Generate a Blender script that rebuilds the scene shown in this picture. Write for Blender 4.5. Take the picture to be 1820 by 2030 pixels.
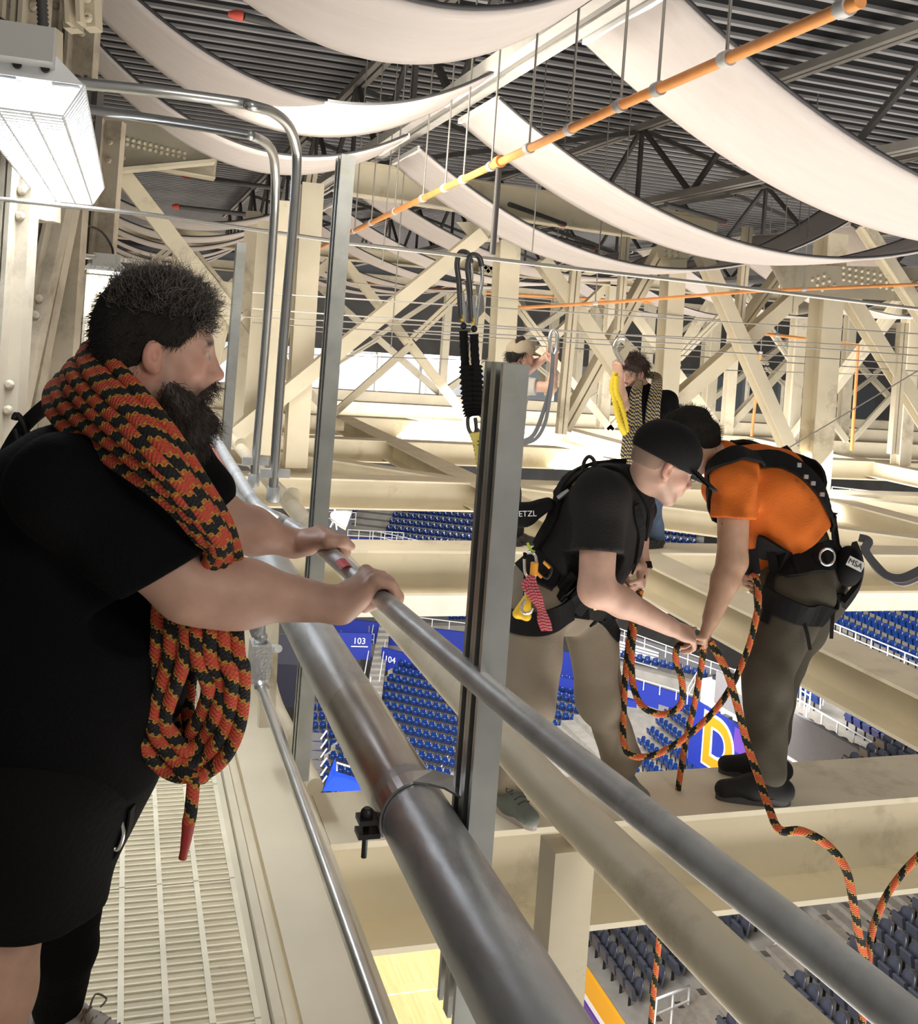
import bpy, bmesh, math, random
import numpy as np
from mathutils import Vector, Matrix
for o in list(bpy.data.objects): bpy.data.objects.remove(o)
SC = bpy.context.scene
COL = SC.collection
# ------------------------------------------------------------------ camera
FPX, CX, CY, ROLL = 2035.0, 910.0, 670.0, .0755     # focal length and principal point in pixels of the 1820x2030 frame
NR = math.sqrt(1 + ROLL * ROLL)
PSI = math.atan(656.9 / 2035); HC = 1.76
cC, sC = math.cos(PSI), math.sin(PSI)
RGT, FWD, UPV = Vector((cC, -sC, 0)), Vector((sC, cC, 0)), Vector((0, 0, 1))
cam = bpy.data.cameras.new('camera'); camo = bpy.data.objects.new('camera', cam); COL.objects.link(camo)
cam.sensor_fit = 'HORIZONTAL'; cam.sensor_width = 36; cam.lens = FPX / 1820 * 36
cam.shift_y = (CY - 1015) / 1820; cam.clip_end = 400; cam.clip_start = .05
ax = (RGT + UPV * ROLL) / NR; ay = (UPV - RGT * ROLL) / NR; az = -FWD
camo.matrix_world = Matrix(((ax.x, ay.x, az.x, 0), (ax.y, ay.y, az.y, 0), (ax.z, ay.z, az.z, HC), (0, 0, 0, 1)))
SC.camera = camo
# ------------------------------------------------------------------ light
SC.view_settings.view_transform = 'Standard'; SC.view_settings.look = 'None'
SC.view_settings.gamma = 1; SC.view_settings.use_curve_mapping = False
SC.view_settings.exposure = 0.62
w = bpy.data.worlds.new('world'); SC.world = w; w.use_nodes = True
bg = w.node_tree.nodes['Background']; bg.inputs[0].default_value = (1.0, .95, .87, 1); bg.inputs[1].default_value = .17
def area(name, loc, target, size, power, color=(1, 1, 1), size_y=None):
    L = bpy.data.lights.new(name, 'AREA'); L.energy = power; L.color = color; L.shape = 'RECTANGLE'
    L.size = size; L.size_y = size_y or size
    o = bpy.data.objects.new(name, L); COL.objects.link(o); o.location = loc
    o.rotation_euler = (Vector(target) - Vector(loc)).to_track_quat('-Z', 'Y').to_euler(); return o
# unseen area lights added for bowl bounce and fill; then arena lights washing the bowl
area('added_bounce_light', (7, 3, -9), (7, 6, 8), 18, 3100, (1, .94, .86))  # added uplights standing in for light bounced off the bowl
area('added_bounce_light', (10, 26, -9), (10, 27, 8), 26, 1000, (1, .93, .84))
area('added_fill_light', (2.2, -3.5, 4.2), (2.6, 3.8, .2), 1.8, 70, (1, .93, .82))  # added fill from behind the camera, no fixture here
area('added_fill_light', (1.2, 7.5, 2.9), (11, 14, 1.2), 1.5, 85, (1, .92, .78))  # added side fills giving the trusses contrast
area('added_fill_light', (13, 14.5, 3.2), (5, 19, 0), 2, 45, (1, .90, .74))
area('bowl_lamp', (14, 44, -4), (20, 62, -24), 16, 9500, (1, .97, .93))
area('bowl_lamp', (4, 16, -4), (20, 22, -18), 12, 3300, (1, .97, .95))
area('bowl_lamp', (24, 40, -5), (48, 56, -12), 14, 3400, (1, .97, .93))
area('bowl_lamp', (6, 52, -3), (16, 78, -10), 14, 4200, (1, .97, .93))

# ------------------------------------------------------------------ helpers
def px(u, v, d):
    """point of the world seen at pixel (u, v), d metres in front of the lens"""
    du, dv = u - CX, v - CY
    xr = (du + dv * ROLL) / NR / FPX; yr = (dv - du * ROLL) / NR / FPX
    return Vector((0, 0, HC)) + (FWD + RGT * xr - UPV * yr) * d
def pxray(u, v): return px(u, v, 1.0) - Vector((0, 0, HC))
def pz(u, v, z): r = pxray(u, v); return px(u, v, (z - HC) / r.z)
def py(u, v, y): r = pxray(u, v); return px(u, v, y / r.y)
def pxx(u, v, x): r = pxray(u, v); return px(u, v, x / r.x)

_m = {}
def mat(name, col, rough=.5, metal=0., var=0., vscale=6., bump=0., bscale=40., dirt=None, dscale=3., dth=.58, emit=None, estr=1., coat=0., stretch=None, spec=None, alpha=None):
    if name in _m: return _m[name]
    m = bpy.data.materials.new(name); m.use_nodes = True; nt = m.node_tree; N, Lk = nt.nodes, nt.links
    b = N['Principled BSDF']; b.inputs['Roughness'].default_value = rough; b.inputs['Metallic'].default_value = metal
    if spec is not None: b.inputs['Specular IOR Level'].default_value = spec
    c4 = (*col, 1); b.inputs['Base Color'].default_value = c4
    if coat: b.inputs['Coat Weight'].default_value = coat
    if emit is not None:
        b.inputs['Emission Color'].default_value = (*emit, 1); b.inputs['Emission Strength'].default_value = estr
    if var or bump or dirt:
        tc = N.new('ShaderNodeTexCoord'); src = tc.outputs['Object']
        if stretch:
            mp = N.new('ShaderNodeMapping'); mp.inputs['Scale'].default_value = stretch
            Lk.new(src, mp.inputs['Vector']); src = mp.outputs[0]
        out = None
        if var:
            n = N.new('ShaderNodeTexNoise'); n.inputs['Scale'].default_value = vscale; n.inputs['Detail'].default_value = 5
            Lk.new(src, n.inputs['Vector'])
            r = N.new('ShaderNodeMapRange'); r.inputs[1].default_value = .3; r.inputs[2].default_value = .7
            r.inputs[3].default_value = 1 - var; r.inputs[4].default_value = 1 + var
            Lk.new(n.outputs[0], r.inputs[0])
            mx = N.new('ShaderNodeMix'); mx.data_type = 'RGBA'; mx.blend_type = 'MULTIPLY'; mx.inputs[0].default_value = 1
            mx.inputs[6].default_value = c4; Lk.new(r.outputs[0], mx.inputs[7]); out = mx.outputs[2]
        if dirt:
            n = N.new('ShaderNodeTexNoise'); n.inputs['Scale'].default_value = dscale; n.inputs['Detail'].default_value = 7; n.inputs['Roughness'].default_value = .7
            Lk.new(src, n.inputs['Vector'])
            r = N.new('ShaderNodeMapRange'); r.inputs[1].default_value = dth; r.inputs[2].default_value = dth + .16
            r.inputs[3].default_value = 0; r.inputs[4].default_value = .75; r.clamp = True
            Lk.new(n.outputs[0], r.inputs[0])
            mx = N.new('ShaderNodeMix'); mx.data_type = 'RGBA'; Lk.new(r.outputs[0], mx.inputs[0])
            if out: Lk.new(out, mx.inputs[6])
            else: mx.inputs[6].default_value = c4
            mx.inputs[7].default_value = (*dirt, 1); out = mx.outputs[2]
        if out: Lk.new(out, b.inputs['Base Color'])
        if bump:
            n = N.new('ShaderNodeTexNoise'); n.inputs['Scale'].default_value = bscale; n.inputs['Detail'].default_value = 4
            Lk.new(src, n.inputs['Vector'])
            bp = N.new('ShaderNodeBump'); bp.inputs['Strength'].default_value = bump; bp.inputs['Distance'].default_value = .01
            Lk.new(n.outputs[0], bp.inputs['Height']); Lk.new(bp.outputs[0], b.inputs['Normal'])
    _m[name] = m; return m

class MB:
    """gathers simple solids into one mesh"""
    def __init__(s): s.v, s.f, s.uv, s.sm = [], [], None, []
    def add(s, vs, fs, smooth=False):
        o = len(s.v); s.v += [tuple(v) for v in vs]; s.f += [tuple(i + o for i in f) for f in fs]; s.sm += [smooth] * len(fs); return s
    def frame_box(s, c, X, Y, Z, a, b, h):
        c, X, Y, Z = map(Vector, (c, X, Y, Z))
        vs = [c + X * (sx * a) + Y * (sy * b) + Z * (sz * h) for sx in (-1, 1) for sy in (-1, 1) for sz in (-1, 1)]
        return s.add(vs, [(0, 1, 3, 2), (4, 6, 7, 5), (0, 4, 5, 1), (2, 3, 7, 6), (0, 2, 6, 4), (1, 5, 7, 3)])
    def box(s, lo, hi):
        c = [(a + b) / 2 for a, b in zip(lo, hi)]; h = [abs(b - a) / 2 for a, b in zip(lo, hi)]
        return s.frame_box(c, (1, 0, 0), (0, 1, 0), (0, 0, 1), *h)
    def prism(s, prof, p0, p1, X, Y, cap=True, smooth=False):
        """closed outline prof in axes X, Y swept from p0 to p1"""
        p0, p1, X, Y = Vector(p0), Vector(p1), Vector(X), Vector(Y); n = len(prof)
        vs = [p0 + X * a + Y * b for a, b in prof] + [p1 + X * a + Y * b for a, b in prof]
        fs = [(i, (i + 1) % n, n + (i + 1) % n, n + i) for i in range(n)]
        s.add(vs, fs, smooth)
        if cap: s.add(vs, [tuple(range(n))[::-1], tuple(range(n, 2 * n))])
        return s
    def bar(s, p0, p1, w_, h_, up=(0, 0, 1)):
        X, Y = axes(p0, p1, up); return s.prism([(-w_/2, -h_/2), (w_/2, -h_/2), (w_/2, h_/2), (-w_/2, h_/2)], p0, p1, X, Y)
    def ibeam(s, p0, p1, w_, h_, tf=.02, tw=.014, up=(0, 0, 1)):
        X, Y = axes(p0, p1, up); a, b, t = w_/2, h_/2, tw/2
        return s.prism([(-a, -b), (a, -b), (a, -b+tf), (t, -b+tf), (t, b-tf), (a, b-tf), (a, b), (-a, b), (-a, b-tf), (-t, b-tf), (-t, -b+tf), (-a, -b+tf)], p0, p1, X, Y)
    def channel(s, p0, p1, w_, h_, t=.004, lip=.01, up=(0, 0, 1)):
        """strut channel, the open side towards +Y of its frame"""
        X, Y = axes(p0, p1, up); a, b = w_/2, h_/2; l = a - lip
        return s.prism([(-a, -b), (a, -b), (a, b), (l, b), (l, b-.007), (l+.003, b-.007), (l+.003, b-t), (a-t, b-t), (a-t, -b+t), (-a+t, -b+t), (-a+t, b-t), (-l-.003, b-t), (-l-.003, b-.007), (-l, b-.007), (-l, b), (-a, b)], p0, p1, X, Y)
    def tube(s, pts, r, n=12, closed=False, uv=False, cap=True, u0=0.):
        pts = [Vector(p) for p in pts]; m = len(pts); rr = r if isinstance(r, (list, tuple)) else [r] * m
        T = []
        for i in range(m):
            a = pts[(i-1) % m] if (closed or i) else pts[0]; b = pts[(i+1) % m] if (closed or i < m-1) else pts[-1]
            t = b - a; T.append(t.normalized() if t.length > 1e-9 else Vector((0, 0, 1)))
        up = Vector((0, 0, 1)) if abs(T[0].z) < .9 else Vector((1, 0, 0))
        X = T[0].cross(up).normalized(); vs = []; L = u0; us = []
        for i in range(m):
            X = (X - T[i] * X.dot(T[i])); X = X.normalized() if X.length > 1e-6 else T[i].orthogonal().normalized()
            Y = T[i].cross(X)
            if i: L += (pts[i] - pts[i-1]).length
            us.append(L)
            for k in range(n):
                a = 2 * math.pi * k / n; vs.append(pts[i] + (X * math.cos(a) + Y * math.sin(a)) * rr[i])
        fs = []; M = m if closed else m - 1
        if uv and s.uv is None: s.uv = {}
        base = len(s.f)
        for i in range(M):
            for k in range(n):
                j = (i + 1) % m; fs.append((i*n+k, i*n+(k+1) % n, j*n+(k+1) % n, j*n+k))
                if uv:
                    u0, u1 = us[i], us[i+1] if i+1 < m else us[i] + (pts[0]-pts[i]).length
                    s.uv[base+len(fs)-1] = [(u0, k/n), (u0, (k+1)/n), (u1, (k+1)/n), (u1, k/n)]
        s.add(vs, fs, True)
        if cap and not closed: s.add(vs, [tuple(range(n))[::-1], tuple(range((m-1)*n, m*n))])
        return s
    def ribbon(s, pts, nrm, w_, t=.004):
        """flat strap along pts; nrm: outward directions (one or one per point)"""
        pts = [Vector(p) for p in pts]; m = len(pts); vs = []
        for i in range(m):
            T = (pts[min(i+1, m-1)] - pts[max(i-1, 0)]).normalized()
            N = Vector(nrm[i] if isinstance(nrm, list) else nrm); N = (N - T * N.dot(T)).normalized(); B = T.cross(N)
            ww = w_[i] if isinstance(w_, list) else w_
            for a, b in ((-1, -.5), (1, -.5), (1, .5), (-1, .5)): vs.append(pts[i] + B * (a*ww/2) + N * (b*t))
        fs = [(i*4+k, i*4+(k+1) % 4, i*4+4+(k+1) % 4, i*4+4+k) for i in range(m-1) for k in range(4)]
        fs += [(3, 2, 1, 0), ((m-1)*4, (m-1)*4+1, (m-1)*4+2, (m-1)*4+3)]
        return s.add(vs, fs)
    def lathe(s, prof, c, axis=(0, 0, 1), n=16):
        c, A = Vector(c), Vector(axis).normalized(); X = A.orthogonal().normalized(); Y = A.cross(X); vs = []
        for r, z in prof:
            for k in range(n):
                a = 2*math.pi*k/n; vs.append(c + A*z + (X*math.cos(a)+Y*math.sin(a))*r)
        m = len(prof); fs = [(i*n+k, i*n+(k+1) % n, (i+1)*n+(k+1) % n, (i+1)*n+k) for i in range(m-1) for k in range(n)]
        s.add(vs, fs, True); return s.add(vs, [tuple(range(n))[::-1], tuple(range((m-1)*n, m*n))])
    def ball(s, c, r, n=10, sx=1, sy=1, sz=1):
        m = n // 2 + 1; vs, fs = [], []; c = Vector(c)
        for i in range(m+1):
            th = math.pi*i/m
            for k in range(n):
                a = 2*math.pi*k/n; vs.append(c + Vector((r*sx*math.sin(th)*math.cos(a), r*sy*math.sin(th)*math.sin(a), r*sz*math.cos(th))))
        fs = [(i*n+k, (i+1)*n+k, (i+1)*n+(k+1) % n, i*n+(k+1) % n) for i in range(m) for k in range(n)]
        return s.add(vs, fs, True)
    def mesh(s, name):
        me = bpy.data.meshes.new(name); me.from_pydata(s.v, [], s.f)
        me.polygons.foreach_set('use_smooth', s.sm)
        if s.uv is not None:
            ul = me.uv_layers.new(name='UVMap')
            for p in me.polygons:
                if p.index in s.uv:
                    for li, c in zip(p.loop_indices, s.uv[p.index]): ul.data[li].uv = c
        me.update(); return me
    def build(s, name, m, parent=None, **kw): return link(name, s.mesh(name), m, parent, **kw)

def axes(p0, p1, up):
    T = (Vector(p1) - Vector(p0)).normalized(); up = Vector(up)
    if abs(T.dot(up.normalized())) > .98: up = Vector((0, 1, 0)) if abs(T.y) < .9 else Vector((1, 0, 0))
    X = T.cross(up).normalized(); return X, X.cross(T)
def link(name, me, m, parent=None, label=None, cat=None, group=None, kind=None):
    o = bpy.data.objects.new(name, me); COL.objects.link(o)
    if m is not None and not me.materials: me.materials.append(m)
    if parent is not None:
        o.parent = parent; o.matrix_parent_inverse = Matrix.Translation(parent.location).inverted()
    return tag(o, label, cat, group, kind)
def tag(o, label=None, cat=None, group=None, kind=None):
    if label: o['label'] = label
    if cat: o['category'] = cat
    if group: o['group'] = group
    if kind: o['kind'] = kind
    return o
def thing(name, label, cat, loc=(0, 0, 0), group=None, kind=None):
    o = bpy.data.objects.new(name, None); COL.objects.link(o); o.location = loc; o.empty_display_size = .1
    return tag(o, label, cat, group, kind)
def lerp(a, b, t): return Vector(a) * (1 - t) + Vector(b) * t
def spline(P, n=8, closed=False):
    P = [Vector(p) for p in P]; m = len(P); out = []
    for i in range(m if closed else m-1):
        g = lambda k: P[k % m] if closed else P[min(max(k, 0), m-1)]
        a, b, c, d = g(i-1), g(i), g(i+1), g(i+2)
        for j in range(n):
            t = j/n; out.append(.5*((2*b) + (c-a)*t + (2*a-5*b+4*c-d)*t*t + (3*b-a-3*c+d)*t**3))
    if not closed: out.append(P[-1])
    return out

# materials of the place
CREAM = mat('cream_painted_steel', (.70, .635, .485), .55, var=.10, vscale=1.6, dirt=(.27, .215, .14), dscale=1.1, dth=.57, bump=.05, bscale=60)
CREAM2 = mat('cream_painted_pipe', (.66, .59, .44), .5, var=.10, vscale=3, dirt=(.30, .23, .15), dscale=2.2, dth=.55, bump=.05, bscale=60)
OLIVE = mat('grey_painted_steel', (.36, .325, .25), .6, var=.12, vscale=2, dirt=(.16, .13, .09), dscale=1.6)
GALV = mat('galvanized_steel', (.62, .645, .66), .34, .85, var=.16, vscale=9, bump=.12, bscale=55, dirt=(.36, .36, .36), dscale=14, dth=.55)
GALVP = mat('galvanized_pipe', (.60, .615, .62), .48, .42, var=.14, vscale=18, bump=.06, bscale=90, dirt=(.30, .30, .31), dscale=5, dth=.52)
EMT = mat('conduit_steel', (.60, .61, .60), .3, .9, var=.1, vscale=10)
RAW = mat('mill_pipe_steel', (.52, .545, .57), .40, .62, var=.22, vscale=7, bump=.08, bscale=60, dirt=(.20, .20, .21), dscale=4, dth=.46, stretch=(1, .35, 1))
DARKST = mat('dark_roof_steel', (.075, .072, .07), .6, var=.2, vscale=3)
JOIST = mat('grey_roof_steel', (.30, .285, .265), .5, var=.15, vscale=2)
BLACKM = mat('black_metal', (.03, .03, .032), .4, .4)
CHROME = mat('bright_steel', (.75, .75, .75), .22, .95)
ORANGEP = mat('orange_sprinkler_pipe', (.80, .33, .10), .45, var=.1, vscale=8)
WIREM = mat('wire_rope', (.36, .345, .32), .5, .5)
WHITEP = mat('white_paint', (.82, .82, .82), .45)
# ------------------------------------------------------------------ ceiling: ribbed roof deck
DECKZ = 5.35
PAN = mat('deck_pan_shade_black', (.004, .005, .008), .9)  # shade of the deck recesses put into the near-black colour
RIB = mat('deck_rib_lit_grey', (.50, .50, .52), .45, var=.12, vscale=1.5)  # light caught by the flange faces put into the paler grey
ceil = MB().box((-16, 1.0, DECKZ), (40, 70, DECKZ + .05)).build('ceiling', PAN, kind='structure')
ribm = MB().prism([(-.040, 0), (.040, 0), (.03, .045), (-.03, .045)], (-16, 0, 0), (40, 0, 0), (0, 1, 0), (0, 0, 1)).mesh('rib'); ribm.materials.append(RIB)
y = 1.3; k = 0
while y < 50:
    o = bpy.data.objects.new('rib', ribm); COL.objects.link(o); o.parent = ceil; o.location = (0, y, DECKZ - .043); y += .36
# ------------------------------------------------------------------ catwalk
cw = thing('catwalk_grating', 'cream painted slotted steel walkway grating under the bearded man', 'catwalk', (0, 2, 0))
g = MB(); PW = .68
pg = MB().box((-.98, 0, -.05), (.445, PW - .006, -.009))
for i in range(14):
    xx = .44 - .111 * i; g.box((xx - .008, 0, -.033), (xx + .008, PW - .006, 0))
for i in range(21):
    yy = .004 + .0332 * i; g.box((-.98, yy - .0035, -.033), (.445, yy + .0035, -.004))
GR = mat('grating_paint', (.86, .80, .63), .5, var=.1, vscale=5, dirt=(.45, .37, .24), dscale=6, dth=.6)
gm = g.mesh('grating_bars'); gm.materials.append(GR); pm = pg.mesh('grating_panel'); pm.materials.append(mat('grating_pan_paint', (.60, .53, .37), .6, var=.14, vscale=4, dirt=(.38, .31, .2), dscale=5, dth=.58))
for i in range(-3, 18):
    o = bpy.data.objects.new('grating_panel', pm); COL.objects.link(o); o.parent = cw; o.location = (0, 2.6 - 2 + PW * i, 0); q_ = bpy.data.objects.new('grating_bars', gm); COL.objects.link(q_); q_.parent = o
c = MB().box((.447, .4, -.10), (.47, 15, -.004)).box((.47, .4, -.06), (.474, 15, -.02)).box((.474, .4, -.10), (.500, 15, .018))
c.box((.50, .4, -.10), (.548, 15, -.035)); c.build('toe_angle', CREAM, cw)
edge = MB().box((.548, .3, -.022), (.785, 30, 0)).box((.655, .3, -.38), (.675, 30, -.022)).box((.548, .3, -.402), (.785, 30, -.38))
edge.build('edge_beam', CREAM, label='cream steel edge beam running along the right side of the walkway', cat='beam')
# ------------------------------------------------------------------ railing
RZ = 1.23
hp = [pz(1980, 2175, RZ), pz(1600, 1865, RZ), pz(1300, 1632, RZ), pz(1000, 1394, RZ), pz(760, 1190, RZ), pz(645, 1092, RZ), pz(570, 1040, RZ), pz(525, 1017, RZ), pz(500, 990, RZ), pz(445, 900, RZ), pz(413, 848, RZ), pz(330, 720, RZ)]
hr = thing('handrail_pipe', 'galvanized top handrail tube gripped by the bearded man', 'railing', hp[3])
MB().tube(spline(hp, 8), .0195, 20).build('tube', GALVP, hr)
for u, v in ((548, 1033),):
    p = pz(u, v, RZ); q = pz(u + 10, v + 6, RZ); MB().tube([lerp(p, q, -.3), lerp(p, q, 1.3)], .025, 18).build('coupling', EMT, hr)
p, q = pz(678, 1124, RZ), pz(690, 1140, RZ)
sm_ = MB(); vs = []; fs = []
A = (q - p).normalized(); S = A.cross(Vector((0, 0, 1))).normalized(); U = S.cross(A)
side = -1 if S.x > 0 else 1
for i in range(2):
    for kk in range(7):
        a = math.radians(35 + kk * 16); d = S * side * math.cos(a) + U * math.sin(a)
        vs.append(lerp(p, q, i) + d * .0202)
for kk in range(6): fs.append((kk, kk + 1, 8 + kk, 7 + kk))
sm_.add(vs, fs).build('sticker', mat('red_sticker', (.62, .04, .06), .5), hr, label='small red printed sticker')
bp_ = thing('big_pipe', 'wide bare steel pipe below the handrail with a strap clamp', 'pipe', (.5, 2, .98))
MB().tube([(.5, .35, .98), (.5, 1.2, .98), (.5, 2.2, .98), (.5, 3.4, .98), (.5, 6, .98), (.5, 9, .98)], .057, 28).build('pipe_body', RAW, bp_)
# coupling sleeve seam and strap
MB().tube([(.5, 2.06, .98), (.5, 2.03, .98), (.5, 1.70, .98), (.5, 1.66, .98)], [.0571, .0576, .0576, .0571], 28, cap=False).build('sleeve', mat('sleeve_steel', (.36, .355, .35), .3, .9, var=.25, vscale=5), bp_)
stp = []
for kk in range(17):
    a = math.radians(-60 - kk * 15); stp.append(Vector((.5, 1.565, .98)) + Vector((math.cos(a), 0, -math.sin(a))) * .0600)
# hoop over the pipe, then a tongue to the strut
hoop = [Vector((.5, 1.60, .98)) + Vector((math.cos(a), 0, math.sin(a))) * .060 for a in [math.radians(205 - 10 * i) for i in range(12)]]
nr_ = [(h - Vector((.5, 1.60, .98))) for h in hoop]
hoop += [Vector((.522, 1.59, 1.042)), Vector((.55, 1.57, 1.040)), Vector((.575, 1.53, 1.036))]; nr_ += [Vector((0, -.2, 1))] * 3
STRAP = mat('strap_steel', (.42, .42, .43), .32, .9, var=.15)
MB().ribbon(hoop, nr_, .038, .004).build('strap', STRAP, bp_)
bl = MB()
for dz in (0, .022): bl.frame_box(Vector((.425, 1.60, .955 + dz)), (1, 0, 0), (0, 1, 0), (0, 0, 1), .018, .016, .004)
bl.build('clamp_ear', BLACKM, bp_, kind='stuff'); MB().lathe([(.0048, 0), (.0052, .06), (.011, .062), (.011, .075), (.006, .08)], (.422, 1.60, .915), n=8).build('bolt', BLACKM, bp_)
tp = thing('midrail_pipe', 'cream painted pipe rail outside the strut posts, on a cream post', 'railing', (.9, 2, .89))
MB().tube([pxx(1720, 2190, .90), pxx(1540, 2014, .90), pxx(1092, 1570, .90), pxx(760, 1207, .90), pxx(604, 1032, .9), pxx(509, 926, .9), pxx(440, 846, .9)], .043, 22).build('pipe_body', CREAM2, tp)
p = pxx(1128, 1640, .9)
MB().bar(p - Vector((0, 0, .03)), p - Vector((0, 0, 1.5)), .085, .075, (0, 1, 0)).build('post', CREAM2, tp)
for u, v in ((672, 1092), (580, 985), (478, 880), (528, 945)):
    p = pxx(u, v, .9); MB().tube([p + Vector((0, -.02, 0)), p + Vector((0, .02, 0))], .048, 20).build('pipe_strap', CREAM2, tp)
lp = pxx(545, 1380, .75)
MB().tube(spline([pxx(528, 1215, .75), pxx(533, 1330, .75), pxx(546, 1392, .75), pxx(575, 1455, .75), pxx(625, 1560, .75)], 6), .03, 14).build('kicker_pipe', CREAM2, label='cream bent pipe leg dropping beside the first walkway strut', cat='pipe')
# square post with the conduit box
sp = thing('railing_post', 'cream square post carrying the small conduit box below the man\'s arm', 'post', pxx(530, 1300, .66))
p = pxx(533, 1245, .62); MB().bar(pxx(540, 1150, .62), pxx(527, 1440, .62), .06, .06, (0, 1, 0)).build('post_body', CREAM2, sp)
MB().tube([pxx(505, 1283, .575), pxx(552, 1286, .575)], .014, 10).build('strap', GALVP, sp)
cdt = thing('lower_conduit', 'thin galvanized conduit running low along the walkway edge from a junction box', 'conduit', (.5, 2, .575))
MB().tube([(.5, .8, .575), (.5, 2, .575), (.5, 3.38, .575)], .0165, 14).build('conduit_tube', EMT, cdt)
jb = thing('junction_box', 'grey cast conduit fitting fixed at the end of the low conduit', 'fitting', (.5, 3.45, .6))
b = MB().frame_box(Vector((.5, 3.46, .63)), (1, 0, 0), (0, 1, 0), (0, 0, 1), .032, .05, .062); b.build('box_body', mat('cast_zinc', (.5, .5, .5), .45, .7, bump=.3, bscale=90), jb)
MB().lathe([(.02, 0), (.026, .01), (.026, .035), (.018, .045)], (.5, 3.38, .575), (0, -1, 0)).build('nut', EMT, jb)
MB().lathe([(.018, 0), (.024, .004), (.024, .03), (.015, .035), (.015, .12)], (.5, 3.46, .69), (0, 0, 1)).build('connector', EMT, jb)
# strut posts (double slotted channels)
STRUT = mat('strut_channel', (.44, .45, .43), .36, .8, var=.14, vscale=11, dirt=(.36, .34, .26), dscale=5, dth=.54)
def strut(x, y, z0, z1, label, w_=.043):
    t = thing('strut_post', label, 'post', (x, y, z0))
    MB().channel((x, y - .022, z0), (x, y - .022, z1), w_, .043, .0035, .011, (-1, 0, 0)).build('channel', STRUT, t)
    MB().channel((x, y + .022, z0), (x, y + .022, z1), w_, .043, .0035, .011, (-1, 0, 0)).build('channel', STRUT, t)
    return t
def strut_at(u0, v0, u1, v1, X, label, w_=.043):
    a, b = pxx(u0, v0, X), pxx(u1, v1, X); y_ = (a.y + b.y) / 2
    return strut(X, y_, b.z, a.z, label, w_)
s1 = strut_at(1008, 720, 905, 2000, .575, 'nearest galvanized strut post, between the clamp and the grey-capped workers')
s2 = strut_at(684, 312, 594, 1540, .59, 'tall galvanized strut post standing behind the man\'s left hand', .046)
s3 = strut_at(484, 478, 440, 905, .48, 'galvanized strut post just past the bearded man\'s face')
for (u0, v0, u1, v1, d, lb) in ((52, 725, 34, 950, 5.5, 'short grey strut post at far left behind the man\'s shoulder'), (97, 712, 78, 900, 6.6, 'short grey strut post beside the magenta rope at left')):
    a, b = px(u0, v0, d), px(u1, v1, d); strut((a.x + b.x) / 2, (a.y + b.y) / 2, b.z, a.z, lb, .05)
t = thing('left_railing', 'white pipe rails of the walkway\'s far left railing', 'railing', px(45, 760, 6))
for (a, b) in (((-20, 792, 5.2), (20, 770, 5.6)), ((56, 750, 6), (88, 731, 6.6)), ((-20, 852, 5.2), (16, 838, 5.6)), ((50, 820, 6), (82, 795, 6.6))):
    MB().tube([px(*a), px(*b)], .026, 12).build('rail', WHITEP, t)
# vertical bent conduits
for i, (pts, lb) in enumerate((
    ([(105, 160, 2.85), (300, 180, 2.9), (470, 203, 3.0)], 'upper bent steel conduit crossing from the lamp then dropping to the railing'),
    ([(135, 210, 3.6), (330, 240, 3.4), (478, 264, 3.3)], 'lower bent steel conduit crossing from the lamp then dropping to the railing'))):
    bend = [[(500, 210, 3.0), (540, 222, 3.1), (570, 247, 3.2), (585, 285, 3.3), (588, 330, 3.35), (578, 480, 3.4), (560, 700, 3.45), (540, 995, 3.5)],
            [(500, 270, 3.3), (525, 282, 3.4), (540, 303, 3.5), (545, 335, 3.6), (545, 400, 3.7), (535, 560, 3.8), (520, 760, 3.9), (502, 965, 3.95)]][i]
    t = thing('bent_conduit', lb, 'conduit', px(*bend[-1]))
    MB().tube(spline([px(*p) for p in pts + bend], 6), .0165, 14).build('conduit_tube', EMT, t)
    e = px(*bend[-1]); MB().lathe([(.018, 0), (.023, .005), (.023, .05), (.018, .055)], e, (0, 0, 1)).build('coupling', GALVP, t)
    MB().frame_box(e + Vector((0, -.01, .10)), (1, 0, 0), (0, 1, 0), (0, 0, 1), .05, .012, .014).build('clamp', GALVP, t)

# ------------------------------------------------------------------ floor level steel lattice
def beam(lb, p0, p1, w_, h_, name='steel_beam', m=CREAM, tf=.022, **kw):
    p0, p1 = Vector(p0) - Vector((0, 0, h_/2)), Vector(p1) - Vector((0, 0, h_/2))
    return MB().ibeam(p0, p1, w_, h_, tf).build(name, m, label=lb, cat='beam', **kw)
beam('wide cream beam that the two bending workers stand on', (.787, 3.63, 0), (16, 3.63, 0), .39, .405)
beam('cream cross beam under the boots of the worker with the rope around his neck', (.787, 8.26, 0), (22, 8.26, 0), .42, .37)
MB().box((1.0, 8.12, -.56), (22, 8.40, -.372)).build('box_beam', mat('white_painted_steel', (.85, .82, .73), .5, var=.06), label='pale box beam hung right under the second cross beam', cat='beam')
beam('third cream cross beam, carrying the first row of truss columns', (.787, 12.1, 0), (26, 12.1, 0), .42, .36)
beam('fourth cream cross beam, behind the truss columns', (.787, 16.4, 0), (28, 16.4, 0), .42, .36)
beam('fifth cream cross beam, under the second truss', (-3, 20.6, 0), (34, 20.6, 0), .42, .4)
beam('sixth cream cross beam, farthest one before the dark suites', (-3, 25, 0), (34, 25, 0), .42, .4)
beam('seventh cream cross beam, at the foot of the third truss', (-6, 29.6, 0), (34, 29.6, 0), .42, .4)
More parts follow.
